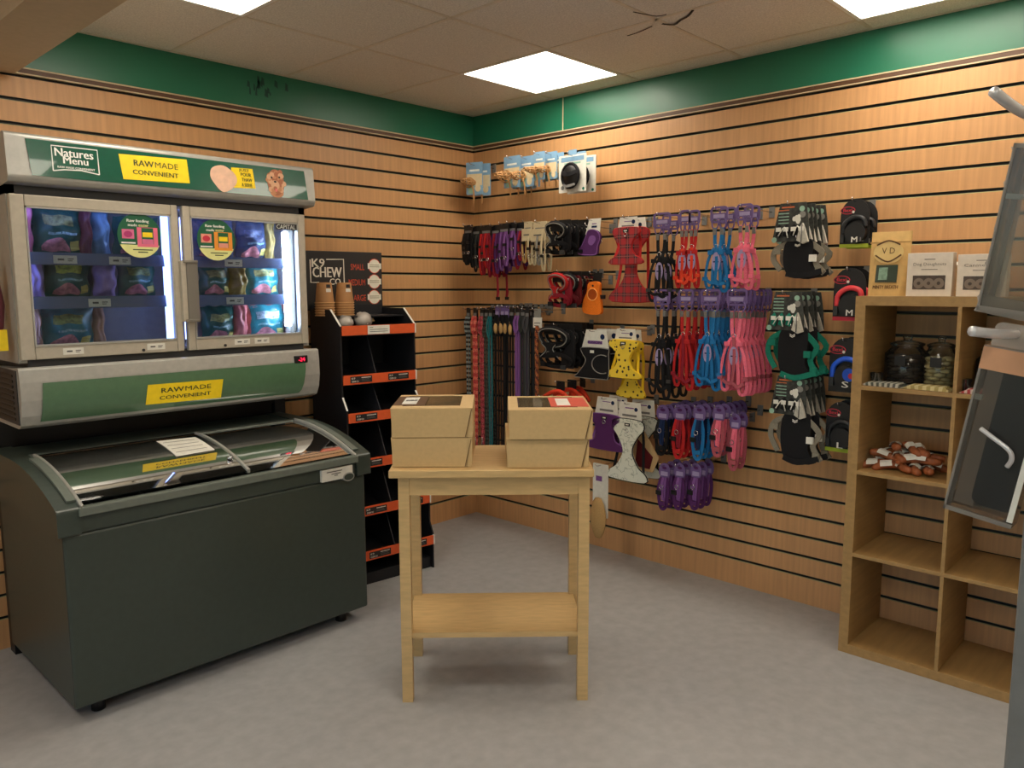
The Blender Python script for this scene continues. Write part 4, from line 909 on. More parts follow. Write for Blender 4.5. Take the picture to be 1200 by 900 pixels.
hang('dog_collar', 'dog collar', CG, '{o} crimson collar with a long dangling red strap', 580, 266, .24, 2, .08, 16, 60, looped(FCRIM, FPUR, tail=.40))
hang('dog_collar', 'dog collar', CG, '{o} dark purple collar right of the red ones, second row', 591, 264, .24, 2, .07, 14, 58, looped(FPUR, FLPU))
hang('dog_collar', 'dog collar', CG, '{o} purple collar in the middle of the second row', 600, 263, .22, 2, .07, 13, 44, looped(FPUR, FLPU))
hang('dog_collar', 'dog collar', CG, '{o} plum collar next to the cream carded collars', 609, 263, .2, 2, .07, 11, 52, looped(FPUR, FCRIM))
hang('dog_collar', 'dog collar', CG, '{o} tan jewelled collar on cream card, left of the pair', 619, 262, .22, 2, .05, 11, 56, looped(FTAN, FCRM, FCRM, 2, tagm=FCRM))
hang('dog_collar', 'dog collar', CG, '{o} silver jewelled collar on wide cream card, right of the pair', 633, 262, .22, 2, .05, 18, 58, looped(FCRM, FSIL, FCRM, 3, tagm=FCRM))
# ---- padded harness bundles
def bundle(m1, pip, m2=None, patch=LAB):
    def f(t, w, h):
        m2_ = m2 or m1
        b = MB(); b.prism(rrect(-w*.4, w*.4, -.05, .01, .005), -.002, .002, BLACK); b.build('header_card', t)
        def el(cx, cz, rx, rz, y, wob=.06, n=22, dy=.02):
            return [(cx+rx*math.cos(2*PI*i/n)*(1+wob*math.sin(3*2*PI*i/n+1)), y-dy*math.sin(2*PI*i/n+.6), cz+rz*math.sin(2*PI*i/n)*(1+wob*math.cos(2*2*PI*i/n))) for i in range(n)]
        nk = el(-w*.06, -h*.27, w*.40, h*.23, -.028); gi = el(-w*.02, -h*.80, w*.44, h*.17, -.026, .05)
        b = MB(); b.tube(nk, .013, m1, 8, True); b.build('neck_loop', t)
        b = MB(); b.ribbon([(x, y-.013, z) for x, y, z in nk], .006, .002, pip, closed=True); b.build('piping', t)
        b = MB(); o = smooth_pts([(-w*.34, 0, -h*.40), (w*.02, 0, -h*.42), (-w*.06, 0, -h*.55), (w*.06, 0, -h*.72), (-w*.42, 0, -h*.74), (-w*.26, 0, -h*.56)], 4, True); b.prism([(p.x, p.z) for p in o], -.036, -.022, m1, smooth=True); b.build('chest_plate', t, None, .004)
        b = MB(); o = smooth_pts([(w*.12, 0, -h*.10), (w*.40, 0, -h*.12), (w*.46, 0, -h*.45), (w*.42, 0, -h*.90), (w*.14, 0, -h*.86), (w*.22, 0, -h*.5)], 4, True); b.prism([(p.x, p.z) for p in o], -.020, -.006, m2_, smooth=True); b.build('back_panel', t, None, .004)
        b = MB(); b.ribbon(gi, .020, .004, m2_, closed=True); b.build('girth_strap', t)
        b = MB(); b.tube(smooth_pts([(-w*.36, -.036, -h*.42), (-w*.22, -.040, -h*.56), (-w*.40, -.036, -h*.74)], 4), .0028, pip, 5); b.tube(smooth_pts([(w*.02, -.036, -h*.43), (-w*.04, -.040, -h*.55), (w*.10, -.036, -h*.74)], 4), .0028, pip, 5); b.build('chest_piping', t)
        b = MB(); buckle(b, -w*.30, -h*.90, 1.5, BLACK, -.04); b.cut(); buckle(b, w*.22, -h*.95, 1.5, DGREY, -.034); b.build('buckle', t)
        b = MB(); b.box((w*.28, -.0215, -h*.2), (.026, .002, .015), patch); b.cut(); b.box((-w*.18, -.0375, -h*.62), (.018, .002, .012), FSIL); b.build('label_patch', t)
    return f
HG = 'padded harnesses on the wall hooks'
hang('padded_harness', 'dog harness', HG, '{o} black padded harness bundle on the second row, middle of wall', 657, 260, .30, 4, .06, 30, 38, bundle(FBLK, FSIL))
def slim_card(m, pip, big=False):
    def f(t, w, h):
        b = MB(); b.prism([(-w*.30, -h*.38), (w*.34, -h*.38), (w*.40, .012), (-w*.12, .012)], -.001, .001, LAB); b.rect(-w*.02, w*.22, -h*.2, -h*.14, -.0016, FNAV); b.rect(.0, w*.2, -h*.1, -h*.07, -.0016, FLPU); b.build('header_card', t)
        o = smooth_pts([(-w*.05, 0, -h*.28), (w*.3, 0, -h*.3), (w*.46, 0, -h*.5), (w*.36, 0, -h*.75), (w*.3, 0, -h*.98), (-w*.1, 0, -h), (-w*.52, 0, -h*.93), (-w*.34, 0, -h*.7), (-w*.2, 0, -h*.5)], 4, True)
        b = MB(); b.prism([(p.x, p.z) for p in o], -.022, -.004, m, smooth=True); b.build('vest', t, None, .004)
        i = smooth_pts([(w*.0, 0, -h*.46), (w*.2, 0, -h*.44), (w*.28, 0, -h*.58), (w*.1, 0, -h*.72), (-w*.06, 0, -h*.64)], 4, True)
        b = MB(); b.prism([(p.x, p.z) for p in i], -.0235, -.022, pip); b.tube([(p.x, -.022, p.z) for p in o], .003, pip, 5, True); b.build('trim_piping', t)
        b = MB(); ring(b, w*.44, -h*.62, .011, -.015); b.build('ring', t); b = MB(); buckle(b, -w*.4, -h*.88, 1.2, BLACK, -.024); b.build('buckle', t)
    return f
hang('step_in_harness', 'dog harness', HG, '{o} purple vest harness on white card, upper middle of wall', 694, 259, .22, 1, .05, 26, 40, slim_card(FPUR, FLPU))
hang('padded_harness', 'dog harness', HG, '{o} red and black padded harness bundle under the black bundle', 659, 320, .30, 2, .05, 28, 40, bundle(FRED, FSIL, FCRIM), hooklabel='red fronted padded harnesses')
hang('padded_harness', 'dog harness', HG, '{o} black padded harness with silver trim beside the red ones', 672, 320, .26, 3, .06, 24, 40, bundle(FBLK, FSIL, FDRD))
def orange_shoe(t, w, h):
    b = MB(); b.prism([(-w*.16, -h*.24), (w*.34, -h*.24), (w*.40, .01), (-w*.02, .01)], -.001, .001, BLACK); b.build('header_card', t)
    o = smooth_pts([(-w*.18, 0, -h*.2), (w*.34, 0, -h*.2), (w*.38, 0, -h*.5), (w*.46, 0, -h*.78), (w*.40, 0, -h), (-w*.44, 0, -h*.97), (-w*.5, 0, -h*.7), (-w*.3, 0, -h*.45)], 4, True)
    i = [(w*.02+.26*w*math.cos(a*PI/10), -h*.50+h*.15*math.sin(a*PI/10)) for a in range(20)]
    b = MB(); b.prism([(p.x, p.z) for p in o], -.022, -.002, FORG, smooth=True); b.build('vest', t, None, .005)
    b = MB(); b.prism(i, -.0235, -.022, fab('burnt_orange', (170, 76, 20))); b.tube([(x, -.023, z) for x, z in i], .0035, fab('pale_orange', (250, 160, 80)), 5, True); b.build('arm_opening', t)
    b = MB(); buckle(b, w*.5, -h*.56, 1.4, BLACK, -.012); b.build('buckle', t); b = MB(); b.disc(w*.04, -h*.28, .006, .006, -.0235, BLACK); b.build('eyelet', t)
hang('step_in_harness', 'dog harness', HG, 'bright orange vest harness on black card', 697, 322, .22, 1, .05, 22, 46, orange_shoe)
hang('padded_harness', 'dog harness', HG, '{o} black and grey padded harness with wide loops, middle left of wall', 655, 382, .30, 4, .06, 44, 50, bundle(FBLK, FSIL))
def black_vest(t, w, h):
    b = MB(); b.prism([(-w*.42, -h*.42), (w*.46, -h*.46), (w*.36, .012), (-w*.26, .012)], -.001, .001, LAB); b.disc(w*.24, -h*.1, .015, .015, -.0016, FNAV); b.rect(-w*.2, w*.24, -h*.26, -h*.19, -.0016, FLPU); b.text('FUSION', w*.0, -h*.225, w*.42, h*.05, -.0022, FNAV, True); b.build('header_card', t)
    o = smooth_pts([(-w*.30, 0, -h*.34), (w*.44, 0, -h*.34), (w*.5, 0, -h*.45), (w*.5, 0, -h*.95), (w*.3, 0, -h), (-w*.5, 0, -h*1.0), (-w*.48, 0, -h*.94), (-w*.28, 0, -h*.75), (-w*.2, 0, -h*.6), (-w*.32, 0, -h*.45)], 3, True)
    b = MB(); b.prism([(p.x, p.z) for p in o], -.022, -.003, FBLK, smooth=True); b.build('vest', t, None, .004)
    b = MB(); b.tube([(p.x, -.022, p.z) for p in o], .0022, FSIL, 5, True); b.tube([(w*.3+w*.30*math.cos(a), -.0235, -h*.68+h*.2*math.sin(a)) for a in [PI*.35+k*PI*1.3/14 for k in range(15)]], .0028, FSIL, 5); b.build('trim_piping', t)
    b = MB(); b.box((w*.0, -.0235, -h*.42), (.026, .002, .015), LAB); b.build('label_patch', t)
hang('step_in_harness', 'dog harness', HG, '{o} black vest harness on large white card, centre of wall', 697, 389, .26, 2, .1, 38, 54, black_vest)
# ---- long leads
def long_lead(m1, head=BLACK, tagm=None, wid=.016, handle=True):
    def f(t, w, h):
        b = MB(); b.prism(rrect(-.018, .018, -.06, .012, .006), -.002, .002, head); b.box((0, -.003, -.03), (.026, .002, .02), FGRY if head is BLACK else LILACL); b.build('header_card', t)
        b = MB(); x = .008
        b.ribbon(smooth_pts([(-x, -.004, -.045), (-x*1.3, -.006, -h*.3), (-x, -.005, -h*.7), (-x*.6, -.004, -h), (x*.3, -.004, -h*1.01), (x, -.002, -h*.8), (x*1.2, -.002, -h*.4), (x, -.003, -.045)], 4), wid, .003, m1); b.build('webbing', t)
        b = MB(); b.ribbon(smooth_pts([(-x, -.009, -.04), (-.020, -.014, -h*.1), (-.006, -.016, -h*.17), (.012, -.014, -h*.11), (x, -.009, -.04)], 4), wid*.9, .003, m1); b.build('hand_loop', t)
        b = MB(); ring(b, 0, -h*.99, .011, -.01); b.tube([(0, -.01, -h*.985), (0, -.01, -h*.93)], .004, CHROME, 6); b.build('trigger_clip', t)
        if tagm: b = MB(); b.blob((0, -.018, -.125), (.015, .010, .032), tagm, 8, .1); b.build('leather_tag', t)
    return f
LG = 'long leads on the lower left hooks'
for desc, px, n, py, hpx, f in (('{o} long black and white checked lead nearest the corner', 549, 2, 363, 162, long_lead(LBW)), ('{o} long red and coral patterned lead', 557, 2, 363, 160, long_lead(LRED, wid=.022)),
        ('{o} long dark pink lead beside the coral lead', 565, 2, 363, 160, long_lead(LPNK)), ('{o} long thin grey checked lead left of the teal lead', 570, 2, 363, 185, long_lead(LGRY)), ('{o} long teal lead hanging among grey leads', 575, 1, 363, 186, long_lead(FDTE, wid=.012)),
        ('{o} first long black lead with tan tag, counting from left', 583, 2, 361, 186, long_lead(FBLK, LILAC, FTAN, .012)), ('{o} second long black lead with tan tag, counting from left', 589, 1, 361, 184, long_lead(FBLK, LILAC, FTAN, .012)), ('{o} third long black lead with tan tag, counting from left', 594, 1, 361, 184, long_lead(FBLK, LILAC, FTAN, .012)),
        ('{o} fourth long black lead with tan tag, counting from left', 600, 2, 362, 182, long_lead(FBLK, BLACK, FTAN, .012)), ('{o} long lavender purple lead right of the tan tagged leads', 607, 2, 362, 160, long_lead(FLPU, wid=.02)), ('{o} long charcoal lead right of the lavender lead', 613, 2, 362, 160, long_lead(fab('charcoal', (48, 52, 52)))), ('{o} long dark grey lead, last before the orange brown one', 618, 2, 363, 155, long_lead(fab('slate', (70, 70, 74))))):
    hang('dog_lead', 'dog lead', LG, desc, px, py, .22, n, .07, 8, hpx, f)
def orange_lead(t, w, h):
    b = MB(); b.prism(rrect(-.034, .034, -.10, -.04, .003), -.002, .002, LAB); b.prism(rrect(-.026, .026, -.04, .012, .004), -.0015, .0015, FSIL); b.rect(-.024, .024, -.075, -.07, -.0026, BARC); b.rect(-.024, .01, -.09, -.086, -.0026, BARC); b.build('header_card', t)
    b = MB(); b.ribbon(smooth_pts([(0, -.004, -.09), (-.002, -.006, -h*.4), (.002, -.006, -h*.8), (0, -.005, -h)], 4), .024, .004, LORG); b.build('webbing', t)
    b = MB(); ring(b, .005, -h, .012); b.build('trigger_clip', t)
hang('dog_lead', 'dog lead', LG, 'orange and brown patterned lead with white card', 630, 364, .24, 1, .05, 8, 100, orange_lead)
# ---- scarlet toys
def scarlet(t, w, h):
    b = MB(); b.prism(rrect(-.03, .03, -.04, .012, .005), -.002, .002, BLACK); b.build('header_card', t)
    b = MB(); b.tube(smooth_pts([(-w*.5, -.02, -h*.8), (-w*.2, -.03, -h*.5), (w*.1, -.03, -h*.4), (w*.4, -.02, -h*.8), (w*.5, -.02, -h)], 4), .012, FSCAR, 8); b.cut(); b.blob((w*.1, -.03, -h*.75), (.028, .018, .022), FSCAR, 7, .2); b.build('padded_collar', t)
    b = MB(); b.ribbon(smooth_pts([(-w*.5, -.03, -h*.9), (-w*.1, -.055, -h), (w*.3, -.05, -h*1.1), (w*.5, -.03, -h*.9)], 4), .02, .004, FBLK); buckle(b, -w*.1, -h*.95, 1.4, LAB, -.06); ring(b, -w*.4, -h*.9, .012, -.05); b.build('strap', t)
hang('padded_harness', 'dog harness', HG, '{o} scarlet and black harness just above the right box stack', 657, 449, .30, 3, .10, 34, 22, scarlet, jit=.15)
# ---- vest harnesses: purple, marble, tartan, yellow
def vest(m, pip, narrow=.2, cardh=.16, logo='', wide=1.0):
    def f(t, w, h):
        b = MB(); b.prism([(-w*.36, -h*(cardh+.10)), (w*.36, -h*(cardh+.10)), (w*.30, .012), (-w*.26, .012)], -.001, .001, LAB); b.disc(w*.18, -h*.06, .011, .011, -.0016, FNAV); b.rect(-w*.2, w*.2, -h*cardh*.8, -h*cardh*.66, -.0016, FGRY); b.rect(-w*.12, w*.12, -h*.055, -h*.04, -.0016, FLPU); b.build('header_card', t)
        q = [(-w*.34, -h*cardh), (w*.34, -h*cardh), (w*.44, -h*(cardh+.10)), (w*.30, -h*(cardh+.20)), (w*narrow, -h*(cardh+.34)), (w*narrow*.9, -h*.66), (w*.3, -h*.82), (w*.5*wide, -h*.9), (w*.48*wide, -h), (-w*.48*wide, -h), (-w*.5*wide, -h*.9), (-w*.3, -h*.82), (-w*narrow*.9, -h*.66), (-w*narrow, -h*(cardh+.34)), (-w*.30, -h*(cardh+.20)), (-w*.44, -h*(cardh+.10))]
        o = smooth_pts([(x, 0, z) for x, z in q], 3, True)
        b = MB(); b.prism([(p.x, p.z) for p in o], -.020, -.003, m, smooth=True); b.build('vest', t, None, .004)
        b = MB(); b.tube([(p.x, -.012, p.z) for p in o], .0042, pip, 5, True); b.build('edge_binding', t)
        b = MB(); b.ribbon(smooth_pts([(-w*.40, -.01, -h*(cardh+.12)), (-w*.34, .02, -h*.5), (-w*.42, -.005, -h*.9)], 4), .016, .003, pip); b.cut(); b.ribbon(smooth_pts([(w*.40, -.01, -h*(cardh+.12)), (w*.34, .02, -h*.5), (w*.42, -.005, -h*.9)], 4), .016, .003, pip); b.build('side_strap', t)
        b = MB(); b.box((0, -.021, -h*(cardh+.06)), (.034, .002, .016), BLACK); b.rect(-.010, .010, -h*(cardh+.06)-.003, -h*(cardh+.06)+.003, -.0225, LAB); b.build('badge', t); b = MB(); ring(b, 0, -h*(cardh+.14), .010, -.024); b.build('ring', t)
    return f
hang('vest_harness', 'dog harness', HG, '{o} deep purple vest harness half hidden behind the right boxes', 711, 468, .26, 2, .10, 40, 58, vest(FPUR, FLPU, .26, .3))
hang('vest_harness', 'dog harness', HG, '{o} red tartan vest harness high on the wall', 736, 257, .26, 1, .08, 36, 52, vest(PLAID, FRED, .2, .2), hooklabel='front red tartan harness')
hang('vest_harness', 'dog harness', HG, 'taller red tartan vest harness behind the small tartan one', 742, 258, .16, 1, .08, 46, 95, vest(PLAID, FRED, .16, .1))
hang('vest_harness', 'dog harness', HG, 'yellow dotted vest harness with white card, shorter front one', 733, 388, .26, 1, .08, 38, 54, vest(DOTS, fab('yellow_binding', (246, 200, 40)), .2, .2))
hang('vest_harness', 'dog harness', HG, 'longer yellow dotted vest harness hanging behind the short one', 742, 389, .16, 1, .08, 30, 76, vest(DOTS, fab('yellow_binding', (246, 200, 40)), .18, .14))
hang('vest_harness', 'dog harness', HG, '{o} white marble print vest harness with dark binding', 738, 474, .26, 2, .12, 42, 88, vest(MARB, FBLK, .15, .2))
def tan_tag(t, w, h):
    b = MB(); b.prism([(-w*.5, -h), (w*.3, -h), (w*.5, -h*.7), (-w*.3, .01)], -.002, .002, mat('tag_tan', (206, 172, 124), .6)); b.build('backing_card', t)
    b = MB(); b.prism([(-w*.3, -h*.92), (w*.2, -h*.94), (w*.3, -h*.7), (-w*.22, -h*.4)], -.008, -.002, FDRD); b.build('brown_panel', t)
hang('carded_collar', 'dog collar', CG, 'tan card with dark brown panel beside the marble print harness', 756, 492, .2, 1, .05, 34, 60, tan_tag)
def low_card(t, w, h):
    b = MB(); b.prism(rrect(-w/2, w/2, -h, .012, .006), -.001, .001, LAB); b.rect(-w*.3, w*.1, -h*.3, -h*.2, -.0016, FLPU); b.build('header_card', t); b = MB(); b.blob((0, -.02, -h*1.0), (w*.5, .02, h*.4), FTAN, 8, .1); b.build('harness_body', t)
hang('carded_harness', 'dog harness', HG, 'low white card right of the lower right box', 704, 546, .24, 1, .05, 18, 60, low_card)
# ---- purple headed webbing harnesses
def webbing(m, m2, tagged=True, small=False):
    def f(t, w, h):
        hw = w*.31; hh = min(.085, h*.22)
        b = MB(); o = rrect(-hw, hw, -hh*.62, .016, .014, 5); b.ribbon([(x, 0, z) for x, z in o], .010, .004, LILAC, closed=True); b.box((0, 0, -hh*.30), (hw*2-.004, .003, hh*.34), LILAC); b.build('header_card', t)
        b = MB(); b.box((0, -.0022, -hh*.30), (hw*1.4, .001, hh*.20), LILACL); b.build('header_label', t)
        b = MB()
        for s in (-1, 1): b.cut(); b.tube([(s*hw*.48+hw*.40*math.cos(a*PI/8), 0, -hh*.72+hh*.30*math.sin(a*PI/8)) for a in range(16)], .0038, LILAC, 5, True)
        b.build('hanger_loop', t)
        z0 = -hh*.95; b = MB()
        for s in (-1, 1): b.ribbon(smooth_pts([(s*hw*.45, -.002, z0), (s*hw*.40, -.004, z0-(h+z0)*.2), (s*hw*.25, -.006, z0-(h+z0)*.32)], 3), .017, .003, m)
        zm = z0-(h+z0)*.30; zb = -h
        H = zm-zb
        for s in (-1, 1):
            k = 1 if s > 0 else .94
            b.ribbon(smooth_pts([(s*.006, -.008, zm), (s*w*.17, -.016, zm-H*.10*k), (s*w*.34, -.014, zm-H*.36*k), (s*w*.44, -.010, zm-H*.76*k), (s*w*.40, -.006, zm-H*.95*k), (s*w*.30, -.006, zm-H*k), (s*w*.18, -.008, zm-H*.94*k), (s*w*.15, -.012, zm-H*.6*k), (s*w*.10, -.016, zm-H*.25*k), (s*.004, -.012, zm-H*.05)], 4), .015, .0028, m, (0.25*s, -1, 0))
            b.ribbon(smooth_pts([(s*w*.36, -.016, zm-H*.80*k), (s*w*.18, -.024, zm-H*.86*k), (0, -.022, zm-H*.80)], 4), .015, .0028, m2)
        b.ribbon(smooth_pts([(0, -.020, zm-.005), (w*.05, -.024, zm-H*.4), (-w*.02, -.020, zm-H*.82)], 4), .015, .0028, m2)
        b.build('webbing', t)
        b = MB()
        for s in (-1, 1): b.cut(); b.box((s*hw*.45, -.005, z0-.018), (.016, .008, .03), FGRY)
        b.build('strap_slide', t); b = MB()
        for s in (-1, 1): b.cut(); buckle(b, s*w*.20, zm-H*.13, 1.25, m, -.022); b.cut(); buckle(b, s*w*.42, zm-H*.72, 1.1, m2 if m is not FBLK else DGREY, -.017)
        b.build('buckle', t); b = MB(); ring(b, 0, zm, .011, -.020); b.build('ring', t)
        if tagged: b = MB(); b.prism([(w*.02+.022*math.cos(a*PI/8), zm-(zm-zb)*.34+.045*math.sin(a*PI/8)) for a in range(16)], -.024, -.0225, LILACL); b.rect(w*.02-.014, w*.02+.014, zm-(zm-zb)*.34-.003, zm-(zm-zb)*.34+.003, -.0245, FNAV); b.build('swing_tag', t)
    return f
WG = 'webbing harnesses with purple headers'
UP = 'upper row'
hang('webbing_harness', 'dog harness', WG, '{o} black webbing harness with purple header, upper row', 776, 254, .28, 2, .08, 30, 102, webbing(FBLK, FBLK))
hang('webbing_harness', 'dog harness', WG, '{o} red webbing harness left of pair, upper row', 803, 251, .28, 1, .08, 18, 88, webbing(FRED, FSCAR))
hang('webbing_harness', 'dog harness', WG, '{o} red webbing harness right of pair, upper row', 814, 251, .28, 1, .08, 18, 85, webbing(FRED, FSCAR))
hang('webbing_harness', 'dog harness', WG, '{o} blue webbing harness with purple header, upper row', 843, 247, .28, 2, .08, 30, 94, webbing(FBLU, FBLU))
hang('webbing_harness', 'dog harness', WG, '{o} pink webbing harness with purple header, upper row', 873, 244, .28, 2, .07, 28, 94, webbing(FPNK, FPNK))
hang('webbing_harness', 'dog harness', WG, '{o} long black webbing harness, lower row', 776, 344, .30, 3, .08, 28, 122, webbing(FBLK, FBLK))
hang('webbing_harness', 'dog harness', WG, '{o} long red webbing harness, lower row', 804, 344, .30, 4, .065, 26, 112, webbing(FRED, FCRIM, False))
hang('webbing_harness', 'dog harness', WG, '{o} long blue webbing harness, lower row', 833, 344, .32, 6, .046, 34, 112, webbing(FBLU, FBLU))
hang('webbing_harness', 'dog harness', WG, '{o} long pink webbing harness, lower row', 864, 344, .32, 7, .042, 36, 118, webbing(FPNK, FDPK))
def clip_collar(m, m2):
    def f(t, w, h):
        hw = w*.42; b = MB(); b.prism([(hw*math.cos(a*PI/10), -.028+.044*math.sin(a*PI/10)) for a in range(20)], -.002, .002, LILAC); b.box((0, -.0026, -.04), (hw*1.2, .001, .022), LILACL); b.disc(0, -.01, hw*.4, .008, -.003, FPUR, 12); b.build('header_card', t)
        b = MB(); b.ribbon(smooth_pts([(-w*.18, -.004, -.06), (-w*.34, -.012, -h*.55), (-w*.2, -.012, -h*.92), (w*.02, -.010, -h), (w*.22, -.006, -h*.88), (w*.3, -.004, -h*.5), (w*.14, -.003, -.06)], 4), .018, .003, m); b.ribbon(smooth_pts([(0, -.01, -.06), (-w*.06, -.018, -h*.5), (w*.06, -.016, -h*.8), (w*.1, -.008, -.06)], 4), .016, .003, m2); b.build('webbing', t)
        b = MB(); buckle(b, -w*.25, -h*.62, 1.4, BLACK, -.02); b.cut(); buckle(b, w*.08, -h*.86, 1.3, m, -.02); b.build('buckle', t); b = MB(); ring(b, -w*.05, -h*.48, .011, -.024); b.build('ring', t)
    return f
for nm, px, m, m2, hp in (('black', 777, FBLK, FNAV, 54), ('red', 797, FRED, FCRIM, 58), ('blue', 820, FBLU, FNAV, 60), ('pink', 843, FDPK, FPNK, 56)):
    hang('clip_collar', 'dog collar', 'purple headed collars near the picture bottom', '{o} %s collar on oval purple header, bottom collar row' % nm, px, 478, .30, 5, .055, 18, hp, clip_collar(m, m2))
hang('clip_collar', 'dog collar', 'purple headed collars near the picture bottom', '{o} long dusky pink collar right end of the bottom row', 862, 488, .26, 2, .07, 16, 62, clip_collar(FDPK, FPNK))
for k, (nm, px) in enumerate((('left', 779), ('middle', 797), ('right', 816))):
    hang('clip_collar', 'dog collar', 'purple headed collars near the picture bottom', '{o} purple headed collar, %s hook below the bottom collar row' % nm, px, 546, .28, 3, .06, 16, 50, clip_collar(FPUR, FLPU))
# ---- camouflage carded harnesses
SILK = fab('silver_lining', (190, 186, 174))
def camo(strap, hanging, hm):
    def f(t, w, h):
        b = MB(); b.prism([(-w*.5, -h), (w*.5, -h), (w*.46, -h*.45), (w*.38, .012), (-w*.30, .012), (-w*.42, -h*.5)], -.0015, .0015, CAMO); b.build('backing_card', t)
        b = MB()
        for k in range(5): b.rect(-w*.34+.008*k*0, -w*.06, -h*(.12+.09*k)-.002, -h*(.12+.09*k)+.002, -.002, CYAN if strap is FTEAL or k else ORI)
        b.rect(-w*.26, w*.08, -h*.06, -h*.02, -.002, ORI); b.cut(); rr = random.Random(5)
        for k in range(7): b.disc(w*(.12+.14*(rr.random()-.3)), -h*(.3+.16*rr.random()), w*.05, h*.07, -.002-.0001*k, LAB, 10)
        b.cut(); b.disc(w*.28, -h*.1, .012, .012, -.0022, CYAN); b.cut(); b.disc(w*.3, -h*.26, .014, .014, -.0022, FSIL); b.cut(); b.disc(-w*.44, -h*.94, .012, .012, -.0022, CYAN); b.build('print', t)
        b = MB()
        for s in (-.34, -.14, .06, .26): b.cut(); b.ribbon(smooth_pts([(w*s, -.006, -h*.56), (w*(s+.08), -.016, -h*.68), (w*(s+.02), -.012, -h*.86)], 3), .022, .004, strap); b.box((w*(s+.05), -.017, -h*.66), (.022, .006, .018), LAB)
        b.build('strap', t); b = MB()
        b.tube(smooth_pts([(-w*.3, -.014, -h*.84), (-w*.12, -.02, -h*.6), (-w*.04, -.014, -h*.9)], 3), .003, LAB, 5); b.cut(); b.tube(smooth_pts([(w*.1, -.014, -h*.84), (w*.22, -.02, -h*.58), (w*.34, -.014, -h*.9)], 3), .003, LAB, 5)
        b.build('white_cord', t); b = MB(); b.prism([(w*.20, -h*.98), (w*.27, -h*.62), (w*.34, -h*.50), (w*.40, -h*.66), (w*.50, -h*1.02), (w*.36, -h*1.08)], -.018, -.004, SILK); b.tube([(w*.34, -.02, -h*.52), (w*.33, -.02, -h*1.04)], .0025, FGRY, 5); b.build('folded_lining', t)
    return f
def tac(m, acc):
    def f(t, w, h):
        o = smooth_pts([(-w*.2, 0, 0), (w*.24, 0, 0), (w*.3, 0, -h*.3), (w*.26, 0, -h*.7), (w*.4, 0, -h*.95), (0, 0, -h), (-w*.2, 0, -h*.9), (-w*.28, 0, -h*.5)], 3, True)
        b = MB(); b.prism([(p.x, p.z) for p in o], -.026, -.004, m, smooth=True); b.build('padded_body', t, None, .005)
        b = MB(); b.ribbon(smooth_pts([(-w*.1, -.02, -.01), (-w*.42, -.018, -h*.22), (-w*.5, -.012, -h*.5), (-w*.34, -.016, -h*.8)], 4), .024, .007, acc); b.cut(); b.ribbon(smooth_pts([(w*.18, -.02, -h*.06), (w*.46, -.018, -h*.35), (w*.34, -.014, -h*.62), (w*.5, -.012, -h*.9)], 4), .024, .007, acc); b.cut(); b.ribbon(smooth_pts([(-w*.2, -.03, -h*.9), (w*.1, -.04, -h*.96), (w*.48, -.03, -h*.84)], 4), .024, .006, acc if acc is FTEAL else FBLK); b.build('strap', t)
        b = MB(); b.box((-w*.4, -.026, -h*.3), (.034, .012, .026), acc); b.cut(); b.box((w*.3, -.026, -h*.5), (.03, .012, .03), LAB if acc is not FTEAL else acc); b.cut(); b.box((w*.42, -.022, -h*.8), (.03, .012, .026), acc); b.build('buckle', t)
        b = MB(); b.ribbon([(-.012, -.0275, -h*.12), (0, -.0275, -h*.15), (.012, -.0275, -h*.12)], .004, .0006, LAB); b.ribbon([(-.012, -.0275, -h*.15), (0, -.0275, -h*.18), (.012, -.0275, -h*.15)], .004, .0006, LAB); b.build('chevron_emblem', t)
    return f
CMG = 'dark camouflage carded harnesses'
KH = fab('khaki_grey', (134, 128, 114))
for pos, px, py, strap, acc, hy, hh, nn in (('top', 928, 241, FBLK, KH, 281, 44, 5), ('middle', 922, 345, FTEAL, FTEAL, 384, 60, 5), ('bottom', 925, 444, FBLK, KH, 484, 58, 5)):
    hang('carded_harness', 'dog harness', CMG, '{o} dark camouflage harness card in the %s stack beside retractable leads' % pos, px, py, .30, nn, .052, 44, 42, camo(strap, None, None))
    hang('tactical_harness', 'dog harness', 'tactical harnesses hanging under the camouflage cards', '{o} black %s harness hanging below the %s camouflage cards' % ('and teal' if acc is FTEAL else 'and khaki', pos), px+10, hy, .27, 2, .09, 60, hh, tac(FBLK, acc))
